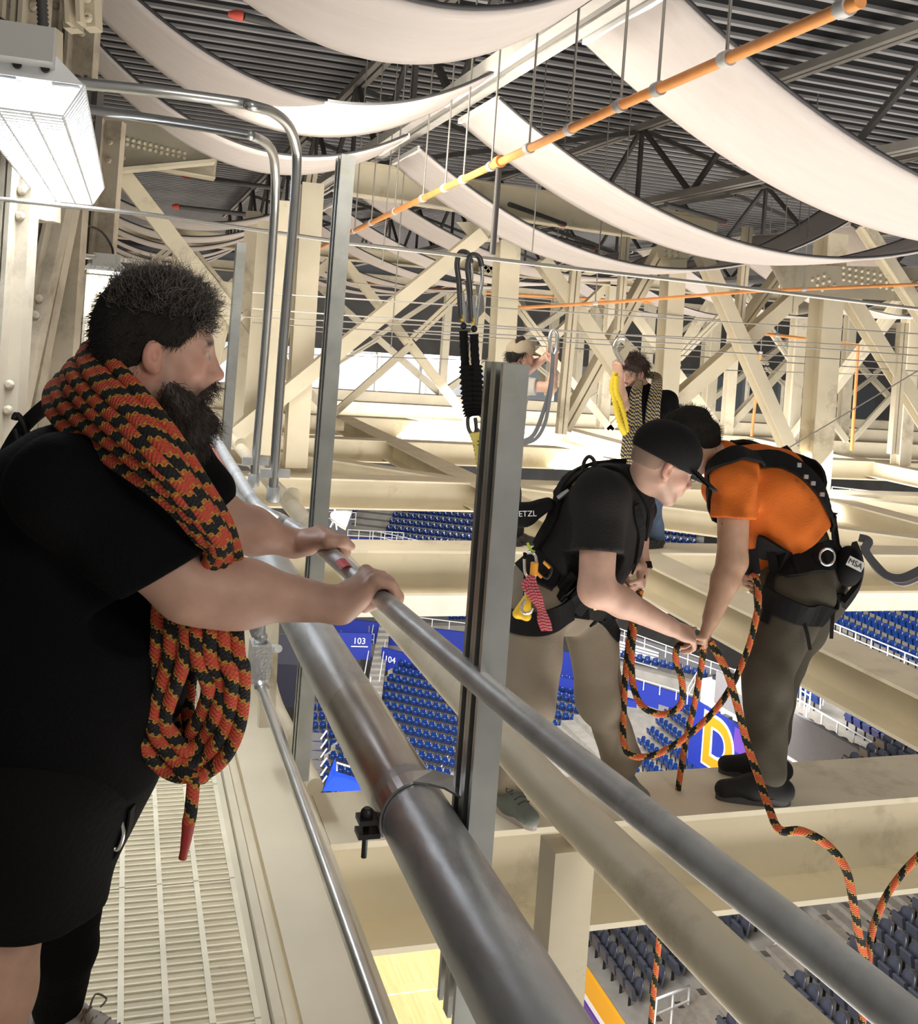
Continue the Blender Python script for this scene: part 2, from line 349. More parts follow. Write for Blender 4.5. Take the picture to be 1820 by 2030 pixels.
for x, ya, yb, lb in ((4.45, 3.83, 8.05, 'cream lengthwise beam between the two workers\' beam and the second cross beam'), (4.3, 8.48, 20.4, 'cream lengthwise beam running away behind the lanyard'), (9.2, 3.83, 20.4, 'cream lengthwise beam passing right behind the orange shirt'), (13.9, 3.83, 20.4, 'outermost cream lengthwise beam at far right')):
    beam(lb, (x, ya, -.01), (x, yb, -.01), .36, .30)
beam('cream diagonal floor brace behind the rope worker', (7.5, 20.3, -.02), (8.0, 12.4, -.02), .28, .3)
beam('cream diagonal floor brace below the orange worker\'s back', (4.7, 11.9, -.02), (9.0, 8.5, -.02), .26, .28)
beam('cream diagonal floor brace at the far right edge', (9.5, 11.9, -.02), (13.7, 8.5, -.02), .26, .28)
beam('cream diagonal floor brace near the tall strut', (1.0, 15.9, -.02), (4.1, 12.4, -.02), .26, .28)

# ------------------------------------------------------------------ trusses
def boltset(pts, r, n, par, nrm):
    b = MB()
    for p in pts: b.lathe([(r, 0), (r, r*.7), (r*.5, r)], p, nrm, n)
    return b.build('bolts', CREAM, par, kind=None)
T0 = thing('roof_truss', 'nearest cream roof truss, its columns rising behind the workers', 'truss', (6, 12.2, 0))
Y0 = 12.2
def mem(par, name, a, b, w_, h_=None, Y=Y0, m=CREAM, kind='i', up=(0, 1, 0), dy=0):
    p, q = py(a[0], a[1], Y + dy), py(b[0], b[1], Y + dy); h_ = h_ or w_
    if kind == 'i': return MB().ibeam(p, q, w_, h_, .02, .014, up).build(name, m, par)
    if kind == 'b': return MB().bar(p, q, w_, h_, up).build(name, m, par)
    X, U = axes(p, q, up); r = MB()      # double angle with a slot between
    for s_ in (-1, 1): r.bar(p + X * s_ * w_ * .28, q + X * s_ * w_ * .28, w_ * .42, h_, up)
    return r.build(name, m, par)
for a, b, w_ in (((618, 365), (584, 925), .26), ((1006, 478), (982, 960), .27), ((1338, 492), (1308, 960), .25), ((1648, 465), (1612, 965), .33)):
    mem(T0, 'column', a, b, w_, w_)
for a, b, w_ in (((1142, 525), (1112, 860), .13), ((1240, 470), (1226, 655), .10), ((1482, 450), (1462, 660), .12), ((560, 420), (520, 880), .14), ((1790, 640), (1770, 900), .14)):
    mem(T0, 'hanger', a, b, w_, .1, kind='d')
for a, b, w_, kd, mm, dy in (((955, 464), (466, 861), .18, 'i', CREAM, -.25), ((1073, 515), (1262, 790), .19, 'i', CREAM, .1), ((1311, 496), (1116, 850), .17, 'd', CREAM, .3), ((1394, 508), (1570, 905), .18, 'i', CREAM, -.2), ((1590, 575), (1340, 795), .20, 'i', CREAM, .15), ((1553, 530), (1462, 655), .12, 'd', CREAM, .4), ((1680, 586), (1850, 860), .21, 'i', CREAM, .1), ((1712, 448), (1850, 660), .16, 'i', CREAM, -.3), ((236, 338), (470, 640), .19, 'i', CREAM, 0), ((480, 620), (590, 760), .17, 'i', CREAM, .5), ((620, 330), (520, 900), .13, 'd', CREAM, .6)):
    mem(T0, 'diagonal_brace', a, b, w_, .2, kind=kd, m=mm, dy=dy)
for a, b in (((130, 268), (430, 322)), ((690, 352), (1420, 465))):
    mem(T0, 'top_chord', a, b, .26, .42, m=CREAM, up=(0, 0, 1), dy=.3)
def plate(par, pts, Y, t=.03, bolts=None, m=OLIVE, r=.024):
    b = MB(); P = [py(u, v, Y) for u, v in pts]; n = len(P); Q = [p + Vector((0, t, 0)) for p in P]
    b.add(P + Q, [tuple(range(n)), tuple(range(n, 2*n))[::-1]] + [(i, n+i, n+(i+1) % n, (i+1) % n) for i in range(n)])
    o = b.build('gusset_plate', m, par)
    if bolts:
        bm_ = MB().lathe([(r, 0), (r, r*.6), (r*.5, r)], (0, 0, 0), (0, -1, 0), 8).mesh('bolt')
        for u, v in bolts: b_ = link('bolt', bm_, CREAM, o); b_.location = py(u, v, Y)
def grid(a, b, n, c, m_):
    return [(a[0] + (b[0]-a[0])*i/(n-1) + c[0]*j, a[1] + (b[1]-a[1])*i/(n-1) + c[1]*j) for i in range(n) for j in range(m_)]
plate(T0, [(1528, 525), (1840, 530), (1840, 600), (1560, 585)], 12.0, bolts=grid((1672, 530), (1830, 562), 14, (0, 12), 3) + grid((1610, 555), (1630, 575), 3, (12, -4), 3))
plate(T0, [(185, 228), (300, 230), (425, 318), (190, 342)], 11.9, bolts=grid((196, 262), (366, 304), 16, (-1, 10), 2) + grid((216, 298), (236, 312), 3, (10, 2), 2))
plate(T0, [(905, 440), (985, 440), (990, 480), (940, 480)], 12.0, m=CREAM, bolts=[(958, 470), (972, 473)])
plate(T0, [(1305, 478), (1365, 478), (1362, 512), (1308, 512)], 12.0, m=CREAM, bolts=grid((1318, 486), (1318, 506), 3, (12, 1), 3))
MB().bar(py(190, 343, 11.9), py(425, 321, 11.9), .25, .04).build('flange', CREAM, T0)
rnd = random.Random(4)
def gen_truss(lb, Y, x0, x1, z0, z1, step, w_, jit=.3):
    t = thing('roof_truss', lb, 'truss', ((x0+x1)/2, Y, z0)); n = int((x1-x0)/step)
    MB().ibeam((x0, Y, z1), (x1, Y, z1), w_, w_*1.3, .03, .02).build('top_chord', CREAM, t)
    for i in range(n+1):
        x = x0 + step*i + rnd.uniform(-jit, jit)*.3
        MB().ibeam((x, Y, z0), (x, Y, z1), w_, w_, .025, .016, (0, 1, 0)).build('column', CREAM, t)
        xn = x0 + step*(i+1)
        if i < n:
            a, b = ((x, z0), (xn, z1)) if i % 2 else ((x, z1), (xn, z0))
            MB().ibeam((a[0], Y+.2, a[1]), (b[0], Y+.2, b[1]), w_*.8, w_*.8, .02, .016, (0, 1, 0)).build('diagonal_brace', CREAM, t)
            m_ = (x+xn)/2; zz = (z0+z1)/2
            r = MB()
            for s_ in (-1, 1): r.bar((m_+s_*.06, Y-.3, zz), ((x if i % 2 else xn)+s_*.06, Y-.3, z1 if i % 2 else z1), .07, .08, (0, 1, 0))
            r.build('hanger', CREAM, t)
            r = MB()
            for s_ in (-1, 1): r.bar((m_+s_*.05, Y-.3, zz-.1), ((xn if i % 2 else x)+s_*.05, Y-.3, z0), .07, .08, (0, 1, 0))
            r.build('hanger', CREAM, t)
    return t
gen_truss('second cream roof truss, glimpsed between the columns of the nearest one', 20.6, -2.2, 26, 0, 3.3, 3.1, .22)
gen_truss('third cream roof truss, deep in the roof space', 29.6, -4, 34, 0, 3.3, 4.4, .22)
# lengthwise trusses seen end on
for x, lb in ((-3.2, 'cream lengthwise truss beyond the left railing'), (14.0, 'cream lengthwise truss at far right')):
    t = thing('roof_truss', lb, 'truss', (x, 20, 0))
    for i in range(8):
        yy = 9 + i*3.4
        MB().ibeam((x, yy, 0), (x, yy, 3.4), .26, .26, .02, .014).build('column', CREAM, t)
        MB().ibeam((x, yy, 0 if i % 2 else 3.4), (x, yy+3.4, 3.4 if i % 2 else 0), .2, .2, .02, .014).build('diagonal_brace', CREAM, t)
# built-up columns of the truss beside the walkway, at left
LT = thing('walkway_truss', 'grey cream truss of paired channels hugging the walkway at far left', 'truss', px(80, 700, 5))
def pair(a, b, d, w_, name='column', gap=.06, m=CREAM, d2=None):
    p, q = px(*a, d), px(*b, d2 or d); X, U = axes(p, q, FWD); r = MB()
    for s_ in (-1, 1):
        r.bar(p + X*s_*(w_+gap)/2, q + X*s_*(w_+gap)/2, w_, .10, FWD)
        r.bar(p + X*s_*(gap/2+.01) - FWD*.08, q + X*s_*(gap/2+.01) - FWD*.08, .02, .1, FWD)
    r.build(name, m, LT)
    bm_ = MB().lathe([(.022, 0), (.022, .012), (.012, .02)], (0, 0, 0), -FWD, 8).mesh('bolt')
    for f_ in (.06, .11, .42, .47, .8, .85):
        for s_ in (-1, 1): b_ = link('bolt', bm_, m, LT); b_.location = lerp(p, q, f_) + X*s_*(w_+gap)*.5 - FWD*.055
DULLC = mat('dull_cream_steel', (.52, .46, .36), .6, var=.14, vscale=2.5, dirt=(.2, .16, .11), dscale=1.6, dth=.5)  # browner, duller cream with random blotches
pair((62, -40), (-2, 960), 4.6, .075, gap=.012, m=DULLC)
pair((20, -40), (-40, 900), 5.2, .08, gap=.02, m=DULLC)
pair((150, -40), (82, 960), 6.0, .14, gap=.02, m=DULLC)
pair((205, 240), (150, 960), 7.4, .14, gap=.02, m=DULLC)
pair((128, 320), (-10, 960), 5.4, .07, 'diagonal_brace', gap=.02, m=DULLC)
pair((150, 300), (20, 960), 5.8, .06, 'diagonal_brace', gap=.02, m=DULLC)
pair((178, 160), (166, 330), 5.6, .05, 'diagonal_brace', gap=.03, m=DARKST)
pair((93, 60), (88, 440), 5.0, .05, 'hanger', gap=.02)
pair((160, -40), (165, 60), 4.8, .06, 'hanger', gap=.03)
for (u, v, d, hh) in ((505, 420, 14, 470), (532, 440, 12, 460), (566, 400, 11, 500), (488, 480, 17, 400), (430, 560, 18, 260)):
    p, q = px(u, v, d), px(u - .076*hh, v + hh, d); MB().ibeam(p, q, .2, .2, .02, .014, FWD).build('column', CREAM, LT)
for (a, b, d) in (((395, 740), (260, 1010), 12), ((455, 560), (420, 720), 12), ((330, 700), (470, 560), 15)):
    MB().ibeam(px(*a, d), px(*b, d), .17, .17, .02, .014, FWD).build('diagonal_brace', CREAM, LT)
for yy in (790, 830, 872, 905):
    MB().bar(px(-60, yy - 45, 15), px(560, yy, 15.5), .4, .16, UPV).build('ledge', CREAM, LT)

# ------------------------------------------------------------------ roof joists
def joist(x, y0, y1, zt, zb, lb, m=DARKST, mc=JOIST):
    t = thing('roof_joist', lb, 'joist', (x, (y0+y1)/2, zb))
    for z_ in (zt, zb):
        r = MB()
        for s_ in (-1, 1): r.bar((x+s_*.055, y0, z_), (x+s_*.055, y1, z_), .075, .09)
        r.build('chord', mc, t)
    n = int((y1-y0)/1.5)
    for i in range(n):
        a = y0 + (y1-y0)*i/n; b = y0 + (y1-y0)*(i+1)/n
        z0_, z1_ = (zt, zb) if i % 2 else (zb, zt)
        MB().bar((x, a, z0_), (x, b, z1_), .06, .06).build('web', m, t)
        if i % 2 == 0:
            MB().bar((x, b, zt), (x, b, zb), .05, .07).build('web', m, t)
    return t
for x, lb in ((2.75, 'grey open web joist over the seam between the two rows of white banners'), (7.1, 'dark open web joist above the right row of white banners'), (11.4, 'dark open web joist near the right edge of the roof'), (-1.7, 'dark open web joist above the walkway truss'), (15.7, 'dark open web joist farthest right')):
    joist(x, 12.5 if x < 0 else 3.0, 34, DECKZ - .25, 3.95, lb)
MB().bar((2.62, 2.5, 3.95), (2.62, 32, 3.95), .10, .11).bar((2.80, 2.5, 3.95), (2.80, 32, 3.95), .10, .11).build('banner_track', mat('pale_track_steel', (.62, .60, .56), .45, var=.1), label='pale twin steel track that holds the banner ends over the left workers', cat='beam')
for i, yy in enumerate((13.8, 18, 22.5, 27)):
    t = thing('roof_bridging', ['dark cross bracing above the nearest truss', 'dark cross bracing behind the nearest truss', 'dark cross bracing above the second truss', 'dark cross bracing deep in the roof'][i], 'bracing', (5, yy, 4.5))
    for xa, xb in ((2.75, 7.1), (7.1, 11.4), (11.4, 15.7)):
        MB().bar((xa, yy, DECKZ - .3), (xb, yy, 3.98), .07, .07).build('brace', DARKST, t)
        MB().bar((xa, yy + .1, 3.98), (xb, yy + .1, DECKZ - .3), .07, .07).build('brace', DARKST, t)
# ------------------------------------------------------------------ white acoustic banners
FAB = mat('white_banner_cloth', (.62, .565, .54), .85, bump=.7, bscale=4, stretch=(.25, 5, 4), var=.03, vscale=2)
HEM = mat('banner_black_edge', (.05, .05, .055), .6)
def banner(lb, nearL, farL, nearR, farR, sag, skew=0, n=36, group=None):
    """cloth hung between two end bars; near and far corners of the left and the right end"""
    t = thing('ceiling_banner', lb, 'banner', lerp(nearL, farR, .5)); rows = []
    m_ = 8
    for i in range(n+1):
        s_ = i/n; a = lerp(nearL, nearR, s_); b = lerp(farL, farR, s_); dz = -sag*4*s_*(1-s_)
        rows.append([lerp(a, b, j/m_) + Vector((0, 0, dz + .012*math.sin(9*s_ + j)*math.sin(math.pi*j/m_))) for j in range(m_+1)])
    vs = [p for r in rows for p in r] + [p + Vector((0, 0, .035)) for r in rows for p in r]
    w1 = m_+1; N1 = (n+1)*w1; fs = []
    for i in range(n):
        for j in range(m_):
            a = i*w1+j; fs.append((a, a+1, a+w1+1, a+w1)); fs.append((N1+a, N1+a+w1, N1+a+w1+1, N1+a+1))
    for i in range(n): fs.append((i*w1, (i+1)*w1, N1+(i+1)*w1, N1+i*w1)); fs.append((i*w1+m_, N1+i*w1+m_, N1+(i+1)*w1+m_, (i+1)*w1+m_))
    for j in range(m_): fs.append((j, N1+j, N1+j+1, j+1)); fs.append((n*w1+j, n*w1+j+1, N1+n*w1+j+1, N1+n*w1+j))
    MB().add(vs, fs, True).build('cloth', FAB, t)
    e = MB(); e.tube([r[m_] + Vector((0, .012, .025)) for r in rows], .02, 6); e.build('edge_cord', HEM, t)
    e = MB(); e.tube([r[0] + Vector((0, -.012, .03)) for r in rows], .012, 6); e.build('edge_cord', HEM, t)
    for a, b in ((nearL, farL), (nearR, farR)): MB().bar(Vector(a) + Vector((0, 0, .02)), Vector(b) + Vector((0, 0, .02)), .05, .05).build('end_bar', WHITEP, t)
    return t
def bn(lb, Yn, Yf, xl, zl, xr, zr, sag, dyr=0):
    banner(lb, (xl, Yn, zl), (xl, Yf, zl), (xr, Yn+dyr, zr), (xr, Yf+dyr, zr), sag)
bn('largest white ceiling banner, sweeping to the upper right corner', 5.37, 6.585, 2.885, 3.866, 9.45, 4.008, 1.171, -.22)
bn('white ceiling banner second from the right corner, above the rope worker', 8.276, 9.347, 2.867, 3.797, 9.522, 3.918, 1.088, .176)
bn('white ceiling banner third from the right corner, just over the lanyard column', 10.548, 11.687, 2.81, 3.72, 9.381, 3.986, 1.102, .785)
bn('nearest white ceiling banner, bulging down at the top centre', 4.149, 5.085, -.679, 4.364, 2.353, 3.73, .872, .169)
bn('white ceiling banner curving from the top left to the pale track', 7.241, 8.598, -.579, 4.237, 2.634, 3.88, .645, .524)
bn('white ceiling banner whose left end hangs beside the lamp column', 9.369, 10.509, -.585, 4.182, 2.38, 3.612, .587, .061)
for i, Yn in enumerate((13.4, 16.0, 18.4, 21.5, 24.2, 26.8)):
    bn(['first', 'second', 'third', 'fourth', 'fifth', 'sixth'][i] + ' distant white banner of the right row, counted away from the nearest truss', Yn, Yn+1.05, 2.95, 3.7, 9.4, 3.7, .95)
    bn(['first', 'second', 'third', 'fourth', 'fifth', 'sixth'][i] + ' distant white banner of the left row, counted away from the nearest truss', Yn, Yn+1.05, -1.2, 3.7, 2.6, 3.7, .75)
    bn(['first', 'second', 'third', 'fourth', 'fifth', 'sixth'][i] + ' distant white banner of the outer right row, counted away from the nearest truss', Yn-3.6, Yn-2.55, 9.8, 3.8, 16.2, 3.8, 1.1)
# ------------------------------------------------------------------ sprinkler pipes and wires
def opipe(lb, pts, r, rods=(), name='sprinkler_pipe'):
    P = [pxx(p[0], p[1], 2.46) if len(p) == 2 else px(*p) for p in pts]; t = thing(name, lb, 'pipe', P[0]); MB().tube(P, r, 12).build('pipe_body', ORANGEP, t)
    for f_ in rods:
        i = min(int(f_*(len(P)-1)), len(P)-2); q = lerp(P[i], P[i+1], f_*(len(P)-1)-i)
        MB().tube([q, (q.x, q.y, DECKZ)], .008, 6).build('hanger_rod', WIREM, t)
        MB().tube([q - (P[i+1]-P[i]).normalized()*.03, q + (P[i+1]-P[i]).normalized()*.03], r*1.35, 12).build('pipe_ring', GALVP, t)
    return t
opipe('long orange sprinkler pipe sloping across in front of the white banners', [(1706, 2), (1440, 117), (1230, 209), (990, 322), (860, 383), (697, 460)], .028, (.02, .2, .32, .4, .47, .54, .62, .7, .76, .82, .88, .94, .99))
opipe('thin orange pipe running behind the strut toward the left', [(690, 463, 14.5), (600, 508, 19), (505, 546, 26)], .034)
opipe('thin orange pipe level across the truss columns', [(1000, 612, 13), (1200, 600, 13), (1500, 577, 13.4), (1860, 562, 14)], .022, (.3, .75))
opipe('red orange standpipe dropping between the right trusses', [(1500, 660, 17), (1702, 684, 17), (1688, 893, 17)], .03, (.1,))
opipe('thin orange pipe high between distant trusses', [(700, 560, 24), (950, 580, 24), (1300, 600, 24)], .035)
opipe('thin orange riser at the right of the distant truss', [(1508, 700, 20), (1490, 865, 20)], .03, (0,))
t = opipe('short dark drop pipe with an orange tee hanging near the hooks', [(987, 322), (994, 319)], .045, name='drop_pipe')
p = pxx(990, 322, 2.46); MB().tube([p, p - Vector((0, 0, 183*(p.dot(FWD))/2035))], .022, 10).build('drop_tube', DARKST, t)
for i, (a, b, r, lb) in enumerate((((482, 32, 7.0), (620, 65, 7.4), .03, 'dark sprinkler branch with a red head near the top centre banner'), ((375, 349, 14), (560, 375, 15), .035, 'dark sprinkler branch with a red head left of the tall strut'), ((355, 410, 15), (640, 442, 16), .035, 'lower dark sprinkler branch left of the tall strut'), ((1120, 445, 13), (1010, 405, 12), .03, 'dark sprinkler branch with a red head behind the second banner'), ((1440, 440, 13), (1320, 405, 12), .03, 'dark sprinkler branch with a red head right of the second banner'), ((1180, 492, 15), (1060, 460, 14), .03, 'dark sprinkler branch with a red head above the rope worker'))):
    t = thing('sprinkler_branch', lb, 'pipe', px(*a)); MB().tube([px(*a), px(*b)], r, 10).build('branch_pipe', DARKST, t)
    MB().lathe([(r*1.2, 0), (r*1.2, .05), (r*.6, .1)], px(*a), (-1, 0, 0)).build('sprinkler_head', mat('red_head', (.75, .12, .08), .4), t)
ll = thing('lifeline', 'thick steel lifeline cable the twin hooks hang from', 'cable', px(960, 510, 4.7))
MB().tube([py(-60, 388, 4.45), py(300, 426, 4.45), py(690, 482, 4.45), py(960, 512, 4.45), py(1400, 562, 4.45), py(1900, 622, 4.45)], .0098, 10).build('cable', mat('lifeline_steel', (.5, .48, .44), .35, .7), ll)
WN = ['first', 'second', 'third', 'fourth', 'fifth', 'sixth', 'seventh', 'eighth', 'ninth', 'tenth', 'eleventh']
for i, (a, b, d, r) in enumerate((((60, 532, 6), (345, 558, 7), 8, .006), ((500, 580, 9), (1820, 662, 11), 9, .008), ((500, 612, 9), (1820, 705, 11), 10, .008), ((480, 628, 10), (1820, 690, 12), 10, .007), ((690, 560, 12), (1480, 640, 14), 12, .008), ((500, 640, 11), (1820, 722, 13), 12, .008), ((600, 655, 13), (1820, 736, 15), 13, .009), ((820, 655, 10), (1400, 684, 11), 10, .008), ((1300, 730, 16), (1820, 745, 18), 16, .01), ((520, 700, 16), (1000, 716, 16), 16, .008), ((1820, 735, 12), (1510, 920, 12), 12, .008))):
    MB().tube([px(*a), px(*b)], r, 6).build('wire_rope', WIREM, label=WN[i] + ' thin wire rope from the top, strung across the roof space', cat='cable')
for i, (u, v, d, hh) in enumerate(((794, 440, 12, 250), (768, 395, 11, 130), (1235, 430, 13, 120), (1070, 300, 11, 200), (1580, 500, 14, 120), (1105, 480, 14, 120))):
    p = px(u, v, d); MB().tube([(p.x, p.y, DECKZ + .01), p - Vector((0, 0, hh*d/2035))], .007, 6).build('hanging_wire', WIREM, label=WN[i] + ' thin vertical wire hanging among the trusses, as built up from left'.replace(', as built up from left', ' at ' + ['the tall strut', 'the orange pipe', 'the rope worker', 'the third banner', 'the right truss', 'the lanyard column'][i]), cat='cable')
# ------------------------------------------------------------------ fluorescent lamps
LAMPW = mat('lamp_white_enamel', (.85, .87, .9), .3)
TUBEG = mat('glowing_tube', (1, 1, 1), .4, emit=(.93, .97, 1.0), estr=7)
def lamp(lb, c, L, w_, h_, tilt=0, power=40, tubes=4, guard=True, size=1.0):
    c = Vector(c); t = thing('strip_light', lb, 'lamp', c); hw = w_/2
    b = MB(); b.add([], [])
    prof = [(-hw*.35, h_), (hw*.35, h_), (hw, 0), (hw-.006, 0), (hw*.35-.006, h_-.006), (-hw*.35+.006, h_-.006), (-hw+.006, 0), (-hw, 0)]
    b.prism(prof, c + Vector((0, -L/2, 0)), c + Vector((0, L/2, 0)), (1, 0, 0), (0, 0, 1)); b.build('reflector', LAMPW, t)
    for y_ in (-1, 1):
        b = MB().prism([(-hw, 0), (hw, 0), (hw*.35, h_), (-hw*.35, h_)], c + Vector((0, y_*L/2, 0)), c + Vector((0, y_*(L/2+.006), 0)), (1, 0, 0), (0, 0, 1)); b.build('end_plate', LAMPW, t)
    for i in range(tubes):
        x = (i-(tubes-1)/2)*w_*.62/tubes
        e = MB().tube([c + Vector((x, -L/2+.03, .03)), c + Vector((x, L/2-.03, .03))], .0125, 10).build('tube', TUBEG, t)
        MB().tube([c + Vector((x, -L/2-.02, .03)), c + Vector((x, -L/2+.03, .03))], .012, 10).build('lamp_holder', BLACKM, e)
    b = MB().frame_box(c + Vector((0, -L/2-.05, h_*.75)), (1, 0, 0), (0, 1, 0), (0, 0, 1), hw*.55, .05, .045); b.build('wiring_box', mat('grey_box', (.5, .5, .48), .5), t)
    if guard:
        gw = MB(); n = int(L/.045); dz = -.09
        for i in range(n+1):
            yy = -L/2 + L*i/n
            gw.tube([c + Vector((-hw, yy, 0)), c + Vector((-hw*.72, yy, dz)), c + Vector((hw*.72, yy, dz)), c + Vector((hw, yy, 0))], .0036, 5)
        for x, z_ in ((-hw, 0), (-hw*.72, dz), (-hw*.25, dz), (hw*.25, dz), (hw*.72, dz), (hw, 0)):
            gw.tube([c + Vector((x, -L/2, z_)), c + Vector((x, L/2, z_))], .0042, 5)
        gw.build('wire_guard', LAMPW, t, kind='stuff')
    A = area('strip_lamp_light', c + Vector((0, 0, -.005)), c + Vector((0, 0, -3)), w_*.7, power, (.92, .96, 1), L*.9); A.data.spread = math.radians(125)
    A.parent = t; A.matrix_parent_inverse = Matrix.Translation(t.location).inverted()
    return t
lamp('glaring caged fluorescent lamp overhead at the upper left', (-.33, 4.2, 2.37), 2.4, .34, .10, power=20, tubes=3)
lamp('smaller distant fluorescent lamp shining just above the man\'s hair', px(213, 542, 7.5), 1.0, .32, .09, power=20, guard=False)
t = thing('lamp_bracket', 'thin conduit bracket with a round box feeding the distant lamp', 'conduit', px(133, 505, 6.5))
MB().tube([px(140, 505, 6.6), px(225, 513, 7.2), px(300, 522, 7.6)], .02, 10).build('arm', EMT, t)
MB().lathe([(.06, 0), (.06, .05)], px(133, 505, 6.6), (0, -1, 0), 14).build('round_box', mat('grey_box', (.5, .5, .48), .5), t)
MB().tube([px(126, 520, 6.6), px(112, 760, 6.6)], .025, 10).build('drop_tube', EMT, t)
MB().tube(spline([px(133, 492, 6.6), px(140, 465, 6.7), px(165, 448, 6.9), px(200, 458, 7.1), px(222, 490, 7.2), px(224, 515, 7.2)], 5), .008, 8).build('cord', BLACKM, t)
hk = thing('lamp_hanger', 'grey support bar and cable holding the glaring lamp', 'hanger', px(20, 150, 2.8))
MB().tube([px(-40, 138, 2.85), px(40, 152, 2.8)], .016, 10).build('bar', EMT, hk)
MB().tube(spline([px(-30, 22, 2.9), px(50, 70, 2.8), px(100, 115, 2.8), px(125, 160, 2.8)], 5), .008, 8).build('cable', BLACKM, hk)
cm = MB(); P = spline([px(82, -20, 2.95), px(86, 60, 2.95), px(88, 140, 2.95)], 20); cm.tube(P, [.013 + .004*(i % 2) for i in range(len(P))], 8)
cm.build('flex_conduit', DARKST, hk)
# ------------------------------------------------------------------ the arena bowl far below
CONC = mat('concrete', (.25, .235, .21), .8, var=.15, vscale=1.5)
CONCD = mat('dark_concrete', (.16, .155, .15), .85, var=.15, vscale=.6)
BLUEW = mat('blue_wall_paint', (.012, .028, .27), .5, var=.05)
GREYF = mat('grey_fascia_paint', (.16, .155, .165), .6, var=.05)
SEATB = mat('blue_seat_plastic', (.006, .025, .125), .22, coat=.3)
SEATD = mat('charcoal_seat_plastic', (.055, .060, .082), .3, coat=.35)
FZ = -29.5
def court_mat():
    m = bpy.data.materials.new('maple_court'); m.use_nodes = True; nt = m.node_tree; N, L = nt.nodes, nt.links
    b = N['Principled BSDF']; b.inputs['Roughness'].default_value = .3
    tc = N.new('ShaderNodeTexCoord'); br = N.new('ShaderNodeTexBrick'); mp = N.new('ShaderNodeMapping')
    mp.inputs['Rotation'].default_value = (0, 0, 1.5708); L.new(tc.outputs['Object'], mp.inputs[0]); L.new(mp.outputs[0], br.inputs[0])
    br.inputs['Scale'].default_value = 1; br.inputs['Brick Width'].default_value = 1.6; br.inputs['Row Height'].default_value = .12; br.inputs['Mortar Size'].default_value = .002
    br.inputs[1].default_value = (.72, .46, .2, 1); br.inputs[2].default_value = (.80, .55, .27, 1); br.inputs[3].default_value = (.5, .3, .12, 1)
    L.new(br.outputs[0], b.inputs['Base Color']); return m
MB().box((-14, 20, FZ - .2), (22, 74, FZ)).build('floor', court_mat(), kind='structure')
lt = MB()
for yy in (46.5, 55.0): lt.box((-8, yy, FZ), (18, yy + .07, FZ + .004))
lt.build('court_line', mat('court_line_paint', (.9, .88, .82), .4), bpy.data.objects['floor'])
MB().box((-40, 96, -32), (80, 97, 8)).build('wall_far', CONCD, kind='structure')
MB().box((74, -20, -32), (75, 97, 8)).build('wall_right', CONCD, kind='structure')
MB().box((-30, -20, -32), (-29, 97, 8)).build('wall_left', CONCD, kind='structure')
MB().box((-30, -20, -32.2), (80, 97, -31.9)).build('floor_slab', CONCD, label='dark concrete slab under the whole seating bowl', kind='structure')

def seat_parts(m):
    """one folded stadium seat at the origin; it faces -Y"""
    b = MB(); n = 5; R = []
    for k, (z, y, hw) in enumerate(((.40, .10, .215), (.58, .13, .225), (.74, .165, .215), (.82, .19, .17), (.85, .20, .09))):
        R.append([Vector((hw*s_, y + .045*(1 - s_*s_), z)) for s_ in (-1, -.5, 0, .5, 1)])
    vs = [p for r in R for p in r] + [p + Vector((0, .03, 0)) for r in R for p in r]; fs = []
    for i in range(4):
        for j in range(4): a = i*5+j; fs += [(a, a+1, a+6, a+5), (25+a, 25+a+5, 25+a+6, 25+a+1)]
    for i in range(4): fs += [(i*5, i*5+5, 25+i*5+5, 25+i*5), (i*5+4, 25+i*5+4, 25+i*5+9, i*5+9)]
    for j in range(4): fs += [(j, 25+j, 26+j, j+1), (20+j, 21+j, 46+j, 45+j)]
    b.add(vs, fs, True); back = b.mesh('backrest')
    b = MB(); vs = [Vector((x, y, z)) for x in (-.2, .2) for (y, z) in ((.03, .38), (-.10, .42), (-.15, .70), (-.12, .73), (-.05, .72), (.03, .46))]
    b.add(vs, [(0, 1, 2, 3, 4, 5), (11, 10, 9, 8, 7, 6)] + [(i, 6+i, 6+(i+1) % 6, (i+1) % 6) for i in range(6)], False); pan = b.mesh('seat_pan')
    b = MB().box((-.25, -.14, .58), (-.22, .14, .62)).box((-.245, .02, 0), (-.225, .10, .6)); arm = b.mesh('armrest')
    for q in (back, pan): q.materials.append(m)
    arm.materials.append(BLACKM)
    return back, pan, arm
PD, PB = seat_parts(SEATD), seat_parts(SEATB)
REST = MB()          # seats past the limit, kept as one piece
seat_n = {'d': 0, 'b': 0}; seat_list = []
